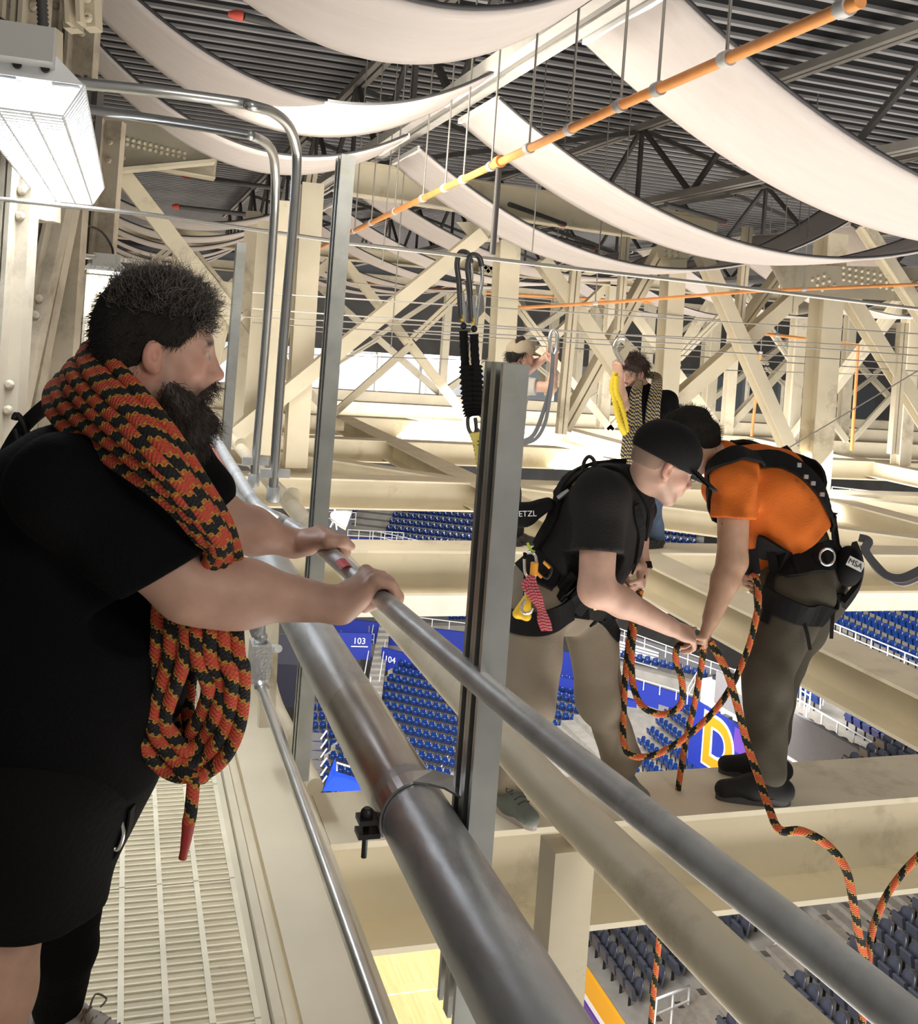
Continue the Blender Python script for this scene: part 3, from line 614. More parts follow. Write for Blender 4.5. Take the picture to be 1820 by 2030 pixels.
def block(lb, A, B, r0, r1, rise, tread=.85, kind='b', group=None, skip=(), extra=(0, 0), steps=True, pitch=.53, keep=None):
    A = px(*A); B = pz(B[0], B[1], A.z); row = (B - A); n = max(1, int(row.length/pitch)); row.normalize()
    up = Vector((-row.y, row.x, 0)); up = up if up.dot(A - Vector((0, 0, A.z))) > 0 else -up
    t = thing('seating_tier', lb, 'seating', A)
    for r in range(r0, r1+1):
        o_ = A + up*tread*r + Vector((0, 0, rise*r)); a = o_ - row*(.6 + pitch*extra[0]); L = n*pitch + 1.2 + pitch*(extra[0]+extra[1])
        if steps:
            b = MB(); c = a + row*L/2 + up*(tread*.5 - .35) - Vector((0, 0, rise/2 + .3)); b.frame_box(c, row, up, (0, 0, 1), L/2, tread/2, rise/2 + .3); b.build('step', CONC, t)
        for i in range(-extra[0], n+extra[1]):
            if any(lo <= i <= hi for lo, hi in skip): continue
            p = o_ + row*pitch*(i+.5); q = pix(p + Vector((0, 0, .5)))
            if not (-25 < q[0] < 1845 and 900 < q[1] < 2060): continue
            if keep and not keep(q): continue
            seat_list.append((q[2], kind, p, math.atan2(-up.x, up.y), (i + extra[0], r - r0), group))
    return t, A, row, up
def pix(p):
    p = p - Vector((0, 0, HC)); d = p.dot(FWD); xr = p.dot(RGT)/d*FPX; yr = -p.z/d*FPX
    return (CX + (xr - yr*ROLL)/NR, CY + (xr*ROLL + yr)/NR, d)
block('concrete tier of the blue corner block seen between pipe and strut', (742, 1392, 70), (1290, 1520), -10, 6, .31, skip=((15, 17), (36, 38)), group='blue seats of the corner block')
block('concrete tier left of the white stairs, in front of the blue wall', (600, 1288, 78), (708, 1288), -14, 1, .31, group='blue seats left of the white stairs')
block('concrete tier of steep blue rows under the orange letters', (1318, 1428, 62), (1470, 1545), -8, 4, .33, extra=(8, 10), group='blue seats under the orange letters', keep=lambda q: q[0] < 1500 and q[1] > 1400 and q[0] + (q[1]-1400)*.9 > 1330)
block('single tier of blue seats over the blue fascia', (1228, 1315, 67), (1405, 1358), 0, 0, .3, group='blue seats over the blue fascia')
block('small row of blue seats seen beside the strut', (745, 1238, 80), (940, 1238), 0, 0, .3, group='blue seats over the blue fascia', keep=lambda q: q[0] > 890)
block('far upper tier of blue seats below the third beam', (776, 1062, 86), (945, 1082), -1, 6, .42, group='blue seats of the far upper tier', extra=(16, 34), skip=((-7, -2),))
block('upper right tier of dark blue rows beyond the orange worker', (1630, 1240, 58), (1820, 1330), 0, 5, .42, group='blue seats of the upper right tier', extra=(12, 10))
block('right hand tier of blue suites seats behind the white rail', (1565, 1382, 45), (1800, 1520), 0, 1, .4, group='blue seats behind the white rail', extra=(6, 3), skip=((4, 6), (13, 15)), tread=1.6)
NEARB = block('near dark tier at the lower right, left of its aisle stairs', (1304, 1993, 27), (1190, 1838), -1, 28, .27, tread=.62, kind='d', group='charcoal seats left of the aisle', extra=(0, 2))
A_, row_, up_ = NEARB[1:]
# the same tier on the near side of its aisle
t = thing('seating_tier', 'near dark tier at the lower right, below its aisle stairs', 'seating', A_)
for r in range(-1, 29):
    o_ = A_ + up_*.62*r + Vector((0, 0, .27*r)) - row_*1.9
    b = MB(); b.frame_box(o_ - row_*3.5 + up_*.075 - Vector((0, 0, .47)), row_, up_, (0, 0, 1), 4.2, .31, .47); b.build('step', CONC, t)
    b = MB()
    for h in (0, 1): b.frame_box(o_ + row_*.95 + up_*(.155*(1-2*h) - .1) - Vector((0, 0, .3 + .135*h - .135)), row_, up_, (0, 0, 1), .62, .22, .3)
    b.build('stair_step', mat('aisle_concrete', (.24, .215, .18), .8, var=.12), t)
    for i in range(14):
        p = o_ - row_*(.53*i + .3); q = pix(p + Vector((0, 0, .5)))
        if -25 < q[0] < 1845 and 900 < q[1] < 2060: seat_list.append((q[2], 'd', p, math.atan2(-up_.x, up_.y), (i, r + 1), 'charcoal seats below the aisle'))
seat_list.sort(key=lambda s_: s_[0])
_o = 'first second third fourth fifth sixth seventh eighth ninth tenth eleventh twelfth thirteenth fourteenth fifteenth sixteenth seventeenth eighteenth nineteenth'.split()
ORD = _o + ['twentieth'] + ['twenty-' + x for x in _o[:9]] + ['thirtieth'] + ['thirty-' + x for x in _o[:9]] + ['fortieth'] + ['forty-' + x for x in _o[:9]] + ['fiftieth'] + ['fifty-' + x for x in _o[:9]] + ['sixtieth'] + ['sixty-' + x for x in _o[:9]]
LAB = {'charcoal seats left of the aisle': ('charcoal', 'aisle', 'block left of the stairs'), 'charcoal seats below the aisle': ('charcoal', 'aisle', 'block below the stairs'),
       'blue seats of the corner block': ('blue', 'left end', 'big corner block'), 'blue seats under the orange letters': ('blue', 'left end', 'block under the orange letters'),
       'blue seats behind the white rail': ('blue', 'left end', 'behind the right-side rail'), 'blue seats over the blue fascia': ('blue', 'left end', 'over the blue fascia'),
       'blue seats of the upper right tier': ('dark blue', 'left end', 'upper tier beyond orange shirt'), 'blue seats left of the white stairs': ('blue', 'left end', 'left of the white stairs'), 'blue seats of the far upper tier': ('dark blue', 'left end', 'far upper tier')}
for d, kd, p, ang, lb, grp in seat_list:
    nm = 'charcoal_stadium_seat' if kd == 'd' else 'blue_stadium_seat'; P = PD if kd == 'd' else PB
    if seat_n[kd] < 295:
        seat_n[kd] += 1
        r = bpy.data.objects.new(nm, None); COL.objects.link(r); r.location = p; r.rotation_euler = (0, 0, ang); r.empty_display_size = .1
        i_, r_ = lb; pre, end, suf = LAB[grp]
        tag(r, f"{pre} seat, {ORD[i_]} from the {end}, {ORD[r_]} row up, {suf}", 'seat', grp)
        for q, nn in zip(P, ('backrest', 'seat_pan', 'armrest')):
            o = bpy.data.objects.new(nn, q); COL.objects.link(o); o.parent = r
    else:
        M_ = Matrix.Translation(p) @ Matrix.Rotation(ang, 4, 'Z')
        for q in P[:2]: REST.add([M_ @ v.co for v in q.vertices], [tuple(f.vertices) for f in q.polygons], True)
REST.build('distant_seats', SEATB, label='remaining blue stadium seats of the far tiers', cat='seats', kind='stuff')
# fascias, walls, stairs and rails of the bowl
def wall_panel(lb, a, b, h, m, name='fascia_wall', th=.2, d=None, par=None):
    """upright panel whose top edge runs from pixel a (u, v, depth) to pixel b at the same height"""
    A = px(*a); B = pz(b[0], b[1], A.z); X = (B-A).normalized(); N = Vector((-X.y, X.x, 0))
    if N.dot(A - Vector((0, 0, A.z))) < 0: N = -N
    o = MB().frame_box((A+B)/2 + N*th/2 - Vector((0, 0, h/2)), X, N, (0, 0, 1), (B-A).length/2, th/2, h/2).build(name, m, par, label=lb if par is None else None, cat='wall' if par is None else None)
    return o, A, B, X, N
def guard(lb, a, b, h=1.0, n=6, rails=2, r=.035):
    A = px(*a); B = pz(b[0], b[1], A.z); t = thing('guard_rail', lb, 'railing', A)
    for k in range(rails): z_ = Vector((0, 0, -h*k/rails)); MB().tube([A+z_, B+z_], r, 6).build('rail', WHITEP, t)
    for i in range(n+1): p = lerp(A, B, i/n); MB().tube([p, p - Vector((0, 0, h))], r, 6).build('post', WHITEP, t)
def text(s_, m, par, origin, X, Z, size, name='lettering', depth=.01, bold=0.0, off=0):
    cu = bpy.data.curves.new(name, 'FONT'); cu.body = s_; cu.size = size; cu.extrude = depth; cu.offset = off
    o = bpy.data.objects.new(name + '_tmp', cu); COL.objects.link(o); bpy.context.view_layer.update()
    me = bpy.data.meshes.new_from_object(o.evaluated_get(bpy.context.evaluated_depsgraph_get())); bpy.data.objects.remove(o)
    X, Z = Vector(X).normalized(), Vector(Z).normalized(); N = X.cross(Z)
    for v in me.vertices: v.co = Vector(origin) + X*v.co.x + Z*v.co.y + N*v.co.z
    me.name = name; me.materials.clear(); return link(name, me, m, par)
WTXT = mat('white_lettering', (.9, .9, .9), .5)
o, A, B, X, N = wall_panel('blue wall panel numbered 103 left of the white stairs', (600, 1252, 73), (738, 1256), 1.9, BLUEW)
text('103', WTXT, o, B - X*1.35 - N*.05 - Vector((0, 0, .75)), X, (0, 0, 1), .62)
b = MB(); b.frame_box(B - X*.85 - N*.04 - Vector((0, 0, .95)), X, N, (0, 0, 1), .6, .02, .03); b.build('underline', WTXT, o)
o, A, B, X, N = wall_panel('blue wall panel numbered 104 right of the white stairs', (757, 1284, 74), (955, 1330), 1.6, BLUEW)
text('104', WTXT, o, A + X*.3 - N*.05 - Vector((0, 0, .9)), X, (0, 0, 1), .62)
wall_panel('upper blue fascia over the corner block, left of the near strut', (640, 1222, 80), (960, 1258), 2.6, BLUEW)
wall_panel('concrete walkway strip between the two blue walls', (640, 1282 - 22, 80.5), (1000, 1330), .9, CONC, name='concourse_strip', th=2)
wall_panel('upper blue fascia seen past the tan trousers', (1000, 1268, 74), (1160, 1300), 2.2, BLUEW)
wall_panel('blue fascia between the trouser legs and the loose rope', (1215, 1335, 66), (1375, 1385), 1.75, BLUEW)
wall_panel('lower blue fascia seen between the trouser legs', (1080, 1335, 70), (1240, 1372), 1.2, BLUEW)
o, A, B, X, N = wall_panel('blue fascia numbered 105 behind the loose rope loop', (1225, 1385, 65), (1308, 1398), 1.15, BLUEW)
text('105', WTXT, o, B - X*.95 - N*.05 - Vector((0, 0, .8)), X, (0, 0, 1), .5)
wall_panel('concrete lip over the 105 fascia', (1215, 1362, 65.5), (1380, 1398), .45, CONC, name='concrete_lip', th=1)
wall_panel('grey concourse wall over the row of blue seats', (1215, 1248, 72), (1500, 1345), 2.6, GREYF, name='concourse_wall')
o, A, B, X, N = wall_panel('white louvred panel set in the grey concourse wall', (1222, 1270, 71), (1395, 1318), 1.1, WHITEP, name='louvre_panel')
for k in range(5): MB().frame_box((A+B)/2 - N*.05 - Vector((0, 0, .12 + .21*k)), X, N, (0, 0, 1), (B-A).length/2, .03, .02).build('slat', GREYF, o)
wall_panel('blue end wall of the far upper tier', (640, 1066, 82), (960, 1068), .6, BLUEW)
wall_panel('grey concourse back wall of the far upper tier', (600, 1000, 84), (700, 1000), 3, GREYF, name='concourse_wall')
for a in ((('white rail over the 103 wall', (640, 1256, 78.5), (742, 1257), .9, 4, 2)), ('white rail along the upper blue fascia', (790, 1219, 79.5), (960, 1240), .6, 5, 1), ('white rail over the blue fascia behind the loose rope', (1215, 1305 + 26, 65.8), (1375, 1350 + 28), .6, 5, 1), ('white rail over the grey concourse wall', (1200, 1236, 71), (1560, 1365), .8, 8, 2),
          ('double white rail at the upper right tier edge', (1610, 1218, 56), (1830, 1308), .75, 7, 2), ('white rail before the blue suite seats at right', (1545, 1365, 43.5), (1800, 1512), .75, 8, 1), ('far white rail left of the far upper tier', (640, 1014, 83), (706, 1016), 1.1, 3, 2), ('lower far white rail by the floodlight', (690, 1050, 82), (800, 1056), .9, 5, 2), ('far white rail in front of the far upper tier', (740, 1052, 81), (860, 1078), .8, 5, 2), ('white rail at the right under the diagonal floor brace', (1650, 965, 60), (1830, 985), 1, 5, 2)):
    guard(*a)
wall_panel('broad grey fascia band below the suite seats', (1500, 1372, 43), (1790, 1535), 1.75, GREYF, name='fascia_band')
wall_panel('second grey fascia band beyond the orange worker', (1420, 1330, 52), (1530, 1388), 1.6, GREYF, name='fascia_band')
wall_panel('white ribbon board under the grey fascia band', (1530, 1428, 42), (1760, 1556), 1.15, mat('white_board', (.9, .9, .92), .4), name='ribbon_board')
wall_panel('concrete shelf with small dark lamps over the ribbon board', (1530, 1412, 42.4), (1760, 1540), .3, CONC, name='lamp_shelf', th=.8)
for i in range(9):
    A = px(1535, 1412, 42.2); B = pz(1735, 1524, A.z); p = lerp(A, B, (i+.3)/9)
    t = thing('board_lamp', ORD[i] + ' small dark lamp from the left on the shelf over the white ribbon board', 'lamp', p, group='dark lamps over the ribbon board')
    MB().lathe([(.10, 0), (.22, .12), (.24, .34), (.16, .44)], p + Vector((0, 0, .02)), (0, 0, 1), 10).build('housing', BLACKM, t)
    MB().frame_box(p + Vector((0, 0, .02)), (1, 0, 0), (0, 1, 0), (0, 0, 1), .12, .12, .05).build('base', BLACKM, t)
for i, (a, b, hh) in enumerate((((1450, 1520, 43), (1520, 1545), 1.2),)): pass
wall_panel('raked grey partition between the suite seats', (1660, 1418, 44), (1720, 1392), 1.3, CONC, name='partition', th=.25)
wall_panel('pale wall at the far end of the suite seats', (1545, 1345, 46), (1600, 1360), 1.6, CONC, name='partition', th=.25)
# white boxes (camera stand) and the lettered sign
t = thing('camera_booth', 'white box booth standing over the orange lettered sign', 'booth', px(1430, 1390, 58))
A = px(1392, 1345, 58); B = pz(1470, 1378, A.z); X = (B-A).normalized(); N = Vector((-X.y, X.x, 0)); N = N if N.dot(FWD) > 0 else -N
MB().frame_box((A+B)/2 + N*1.0 - Vector((0, 0, .75)), X, N, (0, 0, 1), (B-A).length/2, 1.0, .75).build('booth_body', WHITEP, t)
MB().frame_box((A+B)/2 + N*1.2 + Vector((0, 0, .12)), X, N, (0, 0, 1), (B-A).length/2*.8, .7, .12).build('equipment_lid', BLACKM, t)
for k in range(3): MB().frame_box(lerp(A, B, .15 + .3*k) - N*.25 - Vector((0, 0, 1.55)), X, N, (0, 0, 1), .25, .2, .22).build('floor_lamp', BLACKM, t)
# lettered sign: blue board with big orange letters edged in white
A = px(1372, 1385, 56); B = pz(1510, 1468, A.z); X = (B-A).normalized(); N = Vector((-X.y, X.x, 0)); N = N if N.dot(A-Vector((0,0,A.z))) > 0 else -N
sg = MB().frame_box((A+B)/2 + N*.1 - Vector((0, 0, 2.1)), X, N, (0, 0, 1), (B-A).length/2, .1, 2.1).build('lettered_sign', BLUEW, label='blue sign board with big orange letters edged in white', cat='sign')
ORL = mat('orange_lettering', (.82, .25, .008), .5)
for ch, f_, zz, sz in (('D', .20, 2.75, 3.5), ('a', .66, 3.9, 3.5)):
    og = A + X*(B-A).length*f_ - N*.02 - Vector((0, 0, zz))
    text(ch, WTXT, sg, og, X, (0, 0, 1), sz, 'letter_outline', .01, off=.24); text(ch, ORL, sg, og - N*.03, X, (0, 0, 1), sz, 'letter', .01, off=.10)
MB().frame_box(lerp(A, B, .8) - N*.01 - Vector((0, 0, .7)), X, N, (0, 0, 1), .9, .01, .6).build('purple_patch', mat('purple_print', (.12, .05, .35), .5), sg)
# front board of the near dark tier
o_ = A_ - up_*1.05 - Vector((0, 0, .55)) + row_*3
fb = thing('tier_front_board', 'orange, white and purple front board of the near dark tier', 'sign', o_)
for dz, hh, m in ((.0, .62, mat('board_orange', (.9, .42, .02), .5)), (-.42, .14, WTXT), (-.68, .22, mat('purple_print', (.12, .05, .35), .5)), (-1.0, .2, mat('board_black', (.02, .02, .03), .5)), (-1.3, .25, WTXT)):
    MB().frame_box(o_ + Vector((0, 0, dz)), row_, up_, (0, 0, 1), 8, .05, hh/2).build('stripe', m, fb)
# aisle hand rails and white stairs
def hoop(lb, a, b, h, d2=None):
    A, B = px(*a), px(*b); t = thing('aisle_handrail', lb, 'railing', A); z_ = Vector((0, 0, h))
    MB().tube([A, A+z_, B+z_, B], .035, 6).build('hoop', WHITEP, t); MB().tube([A+z_*.55, B+z_*.55], .03, 6).build('mid_rail', WHITEP, t); MB().tube([lerp(A, B, .5), lerp(A, B, .5)+z_], .03, 6).build('post', WHITEP, t)
hoop('white aisle handrail nearest the dark tier corner', (1296, 2050, 25), (1362, 2020, 26.5), .85)
hoop('white aisle handrail between the pipes at lower right', (1520, 1938, 27.5), (1590, 1905, 29), .8)
hoop('white aisle handrail where the orange rope passes', (1634, 1858, 30), (1705, 1830, 32), .85)
hoop('white aisle handrail topmost of the dark tier', (1738, 1818, 32), (1776, 1784, 33.5), .8)
hoop('white aisle handrail at the foot of the corner block', (870, 1555, 63), (898, 1508, 65), .95)
hoop('white aisle handrail between the trouser leg and the rope', (1238, 1530, 61), (1292, 1478, 63), 1.0)
hoop('white aisle handrail under the 105 fascia', (1292, 1470, 64), (1312, 1430, 66), 1.1)
hoop('white handrail behind the loose rope loop', (1362, 1398, 62), (1390, 1350, 63), 1.1)
hoop('white gate frame before the suite seats', (1585, 1400, 42), (1604, 1412, 42), 1.2)
hoop('white hoop rail by the suite steps', (1626, 1405, 42.5), (1637, 1392, 43.5), 1.3)
t = thing('white_stairs', 'concrete stair flight with white side rails left of the corner block', 'stairs', px(735, 1420, 70))
for i in range(17):
    u0, u1, v, d = 715 + 2.1*i*1.1, 752 + 1.5*i*.9, 1425 - 11.5*i, 66 + .85*i*.9
    a, b = px(u0, v, d), px(u1, v, d); MB().frame_box((a+b)/2 - Vector((0, 0, .14)), (b-a).normalized(), FWD, (0, 0, 1), (b-a).length/2, .42, .16).build('stair_step', CONC, t)
for (a, b) in (((722, 1340, 69), (741, 1235, 80)), ((752, 1350, 68.5), (768, 1245, 79)), ((728, 1420, 66), (735, 1342, 69))):
    MB().tube([px(*a), px(*b)], .04, 6).build('side_rail', WHITEP, t)
t = thing('scoreboard_frame', 'grey panelled equipment box hanging past the big pipe at left', 'equipment', px(620, 1490, 30))
for i in range(6):
    v = 1460 + 18*i; MB().frame_box(px(625 - 1*i, v, 30), RGT, FWD, UPV, .22, .02, .115).build('panel', GREYF, t)
    a, b = px(636, v + 5, 29.8), px(648, v - 12, 29.8); MB().tube([a, b], .03, 6).build('brace', WHITEP, t)
MB().frame_box(px(576, 1330, 34), RGT, FWD, UPV, .45, .02, 1.2).build('dark_screen', mat('dark_screen', (.03, .03, .05), .4), label='dark screen panel hanging beyond the square post', cat='screen')
t = thing('blue_gate_wall', 'blue end wall with a white framed rail at the foot of the blue rows', 'wall', px(660, 1545, 58))
A = px(655, 1500, 58); B = px(640, 1560, 56); Cc = px(720, 1562, 56); Dd = px(660, 1530, 57)
MB().add([px(640, 1568, 56), px(665, 1502, 58), px(668, 1530, 57.5), px(725, 1548, 57), px(735, 1570, 56), px(640, 1568, 56.6), px(665, 1502, 58.6), px(668, 1530, 58.1), px(725, 1548, 57.6), px(735, 1570, 56.6)], [(0, 1, 2, 3, 4), (9, 8, 7, 6, 5)] + [(i, 5+i, 5+(i+1) % 5, (i+1) % 5) for i in range(5)]).build('wall_body', mat('bright_blue_paint', (.01, .05, .62), .45), t)
MB().tube([px(668, 1528, 57), px(668, 1512, 57), px(725, 1530, 56.6), px(725, 1548, 56.6)], .05, 6).build('rail', WHITEP, t)
# distant bright fascia and suites behind the trusses
t = thing('far_suites', 'dark glazed suites far behind the trusses with bright windows above', 'building', (6, 58, 0))
MB().box((-10, 57, -4), (48, 58, .6)).build('dark_glass', mat('suite_glass', (.05, .055, .06), .15), t)
LITW = mat('lit_window', (1, 1, 1), .5, emit=(.93, .97, 1), estr=.75)
for u, v in ((705, 718), (880, 722), (612, 730)):
    p = py(u, v, 56.6); MB().frame_box(p, (1, 0, 0), (0, 1, 0), (0, 0, 1), 1.2, .05, .5).build('window', LITW, t)
for i in range(20):
    x = -8 + i*2.7; MB().box((x, 56.7, -3.6), (x+.15, 57, .6)).build('mullion', OLIVE, t)
MB().box((-10, 56.5, -5.2), (48, 57.5, -4)).build('fascia', CONC, t)
# hanging floodlight seen past the man's hand
t = thing('hanging_floodlight', 'silver floodlight with a red hook hanging above the far tier', 'lamp', px(672, 1000, 22))
MB().lathe([(.05, 0), (.12, .05), (.20, .3), (.22, .42)], px(655, 1020, 22), RGT*1 - UPV*.25, 14).build('housing', CHROME, t)
MB().tube([px(664, 1012, 22), px(664, 985, 22)], .02, 6).build('cable', WIREM, t); MB().lathe([(.05, 0), (.05, .2)], px(664, 992, 22), UPV, 8).build('hook', mat('red_head', (.75, .12, .08), .4), t)
MB().tube([px(655, 1045, 22), px(664, 1025, 22), px(668, 1050, 22)], .02, 6).build('yoke', CHROME, t)
# ------------------------------------------------------------------ figures: smooth blended solids meshed as one skin
class Field:
    def __init__(s, lo, hi, h):
        s.lo = np.array(lo, np.float32); s.h = h; s.n = np.ceil((np.array(hi) - np.array(lo)) / h).astype(int) + 1
        s.F = np.full(s.n, .2, np.float32)
    def win(s, lo, hi):
        a = np.clip(np.floor((np.array(lo) - s.lo) / s.h).astype(int), 0, s.n); b = np.clip(np.ceil((np.array(hi) - s.lo) / s.h).astype(int) + 1, 0, s.n)
        if np.any(b <= a): return None
        g = [(s.lo[i] + s.h * np.arange(a[i], b[i])).astype(np.float32) for i in range(3)]
        return (slice(a[0], b[0]), slice(a[1], b[1]), slice(a[2], b[2])), g[0][:, None, None], g[1][None, :, None], g[2][None, None, :]
    def _mix(s, sl, d, k, op='u'):
        a = s.F[sl]
        if op == 's': a, d = -a, d
        if k > 0:
            h = np.maximum(k - np.abs(a - d), 0) / k; r = np.minimum(a, d) - h * h * k * .25
        else: r = np.minimum(a, d)
        s.F[sl] = -r if op == 's' else r
    def cap(s, a, b, ra, rb=None, k=.02, op='u', flat=None):
        """tapered rod from a to b; flat = (direction, factor) thins it along that direction"""
        rb = ra if rb is None else rb; a = np.array(a, float); b = np.array(b, float); m = max(ra, rb) + k + .09
        w_ = s.win(np.minimum(a, b) - m, np.maximum(a, b) + m)
        if w_ is None: return s
        sl, X, Y, Z = w_; ab = b - a; L2 = max(ab.dot(ab), 1e-9)
        t = np.clip(((X-a[0])*ab[0] + (Y-a[1])*ab[1] + (Z-a[2])*ab[2]) / L2, 0, 1)
        dx, dy, dz = X-a[0]-ab[0]*t, Y-a[1]-ab[1]*t, Z-a[2]-ab[2]*t
        q = dx*dx + dy*dy + dz*dz
        if flat is not None:
            n = np.array(flat[0], float); n /= np.linalg.norm(n); e = dx*n[0] + dy*n[1] + dz*n[2]; q = q + e*e*(1/flat[1]**2 - 1)
        d = np.sqrt(q) - (ra + (rb-ra)*t)
        s._mix(sl, d, k, op); return s
    def chain(s, P, R, k=.02, **kw):
        for i in range(len(P)-1): s.cap(P[i], P[i+1], R[i], R[i+1], k, **kw)
        return s
    def ell(s, c, r, X=(1, 0, 0), Y=(0, 1, 0), k=.02, op='u'):
        c = np.array(c, float); X = np.array(X, float); Y = np.array(Y, float); X /= np.linalg.norm(X); Z_ = np.cross(X, Y); Z_ /= np.linalg.norm(Z_); Y = np.cross(Z_, X)
        m = max(r) + k + .08; w_ = s.win(c - m, c + m)
        if w_ is None: return s
        sl, gx, gy, gz = w_; dx, dy, dz = gx-c[0], gy-c[1], gz-c[2]
        p = [(dx*A[0] + dy*A[1] + dz*A[2]) for A in (X, Y, Z_)]
        k0 = np.sqrt(sum((p[i]/r[i])**2 for i in range(3))); k1 = np.sqrt(sum((p[i]/(r[i]*r[i]))**2 for i in range(3)))
        d = k0*(k0-1)/np.maximum(k1, 1e-6); s._mix(sl, d, k, op); return s
    def cut(s, p, n, k=.004):
        """keep only what lies behind the plane at p with normal n"""
        p, n = np.array(p, float), np.array(n, float); n /= np.linalg.norm(n)
        sl, X, Y, Z = s.win(s.lo, s.lo + s.h*s.n); d = (X-p[0])*n[0] + (Y-p[1])*n[1] + (Z-p[2])*n[2]
        s.F = np.maximum(s.F, d.astype(np.float32)); return s
    def wrinkle(s, amp, freq, seed=0, dirs=None):
        sl, X, Y, Z = s.win(s.lo, s.lo + s.h*s.n); r = np.random.RandomState(seed); q = 0
        for i in range(5):
            d = r.normal(size=3) if dirs is None else np.array(dirs) + r.normal(size=3)*.35
            d = d/np.linalg.norm(d)*freq*(.6 + .8*r.rand()); ph = r.rand()*6
            w2 = r.normal(size=3)*freq*.25
            q = q + np.sin(X*d[0] + Y*d[1] + Z*d[2] + ph + 1.3*np.sin(X*w2[0] + Y*w2[1] + Z*w2[2]))
        s.F = s.F + (amp/2.2*q).astype(np.float32); return s
    def mesh(s):
        F = s.F; S = F < 0; nx, ny, nz = F.shape
        cnt = np.zeros((nx-1, ny-1, nz-1), np.int8)
        for i in (0, 1):
            for j in (0, 1):
                for l in (0, 1): cnt += S[i:nx-1+i, j:ny-1+j, l:nz-1+l]
        act = (cnt > 0) & (cnt < 8); I = np.argwhere(act); idx = np.full(act.shape, -1, np.int32); idx[act] = np.arange(len(I))
        P = np.zeros((len(I), 3)); W = np.zeros(len(I)); C = [(i, j, l) for i in (0, 1) for j in (0, 1) for l in (0, 1)]
        val = {c: F[I[:, 0]+c[0], I[:, 1]+c[1], I[:, 2]+c[2]] for c in C}
        for a in C:
            for ax_ in range(3):
                if a[ax_] == 0:
                    b = tuple(1 if q == ax_ else a[q] for q in range(3)); va, vb = val[a], val[b]; m = (va < 0) != (vb < 0)
                    t = np.where(m, va/np.where(va == vb, 1, va-vb), 0)
                    pt = np.array(a, float)[None, :].repeat(len(I), 0); pt[:, ax_] = t; P += pt*m[:, None]; W += m
        P = (P/W[:, None] + I)*s.h + s.lo
        Q = []
        for ax_ in range(3):
            u, v = (ax_+1) % 3, (ax_+2) % 3
            A = np.take(S, range(0, S.shape[ax_]-1), ax_); B = np.take(S, range(1, S.shape[ax_]), ax_)
            for flip, m in ((0, A & ~B), (1, ~A & B)):
                E = np.argwhere(m); E = E[(E[:, u] > 0) & (E[:, v] > 0) & (E[:, u] < S.shape[u]-1) & (E[:, v] < S.shape[v]-1)]
                def at(du, dv): e = E.copy(); e[:, u] -= du; e[:, v] -= dv; return idx[e[:, 0], e[:, 1], e[:, 2]]
                q = np.stack([at(1, 1), at(0, 1), at(0, 0), at(1, 0)], 1); Q.append(q[:, ::-1] if flip else q)
        Q = np.concatenate(Q); return P, Q[(Q >= 0).all(1)]
def skin_mesh(name, fields, m, parent, smooth=1, color=None, **kw):
    V, Fc, o_ = [], [], 0
    for f in fields:
        P, Q = f.mesh(); V.append(P); Fc.append(Q + o_); o_ += len(P)
    V = np.concatenate(V); Fc = np.concatenate(Fc)
    for _ in range(smooth):      # one relaxing pass takes the grid out of the surface
        acc = np.zeros_like(V); n_ = np.zeros(len(V))
        for i in range(4):
            a, b = Fc[:, i], Fc[:, (i+1) % 4]
            np.add.at(acc, a, V[b]); np.add.at(n_, a, 1); np.add.at(acc, b, V[a]); np.add.at(n_, b, 1)
        V = V*.5 + .5*acc/np.maximum(n_, 1)[:, None]
    me = bpy.data.meshes.new(name); me.vertices.add(len(V)); me.vertices.foreach_set('co', V.astype(np.float32).ravel())
    me.loops.add(len(Fc)*4); me.loops.foreach_set('vertex_index', Fc.astype(np.int32).ravel())
    me.polygons.add(len(Fc)); me.polygons.foreach_set('loop_start', np.arange(0, len(Fc)*4, 4, dtype=np.int32)); me.polygons.foreach_set('loop_total', np.full(len(Fc), 4, np.int32))
    me.polygons.foreach_set('use_smooth', np.ones(len(Fc), bool)); me.update(); me.validate()
    if color is not None:
        c = np.ones((len(V), 4), np.float32); c[:, :3] = color(V); at = me.color_attributes.new('tint', 'FLOAT_COLOR', 'POINT'); at.data.foreach_set('color', c.ravel())
    return link(name, me, m, parent, **kw)
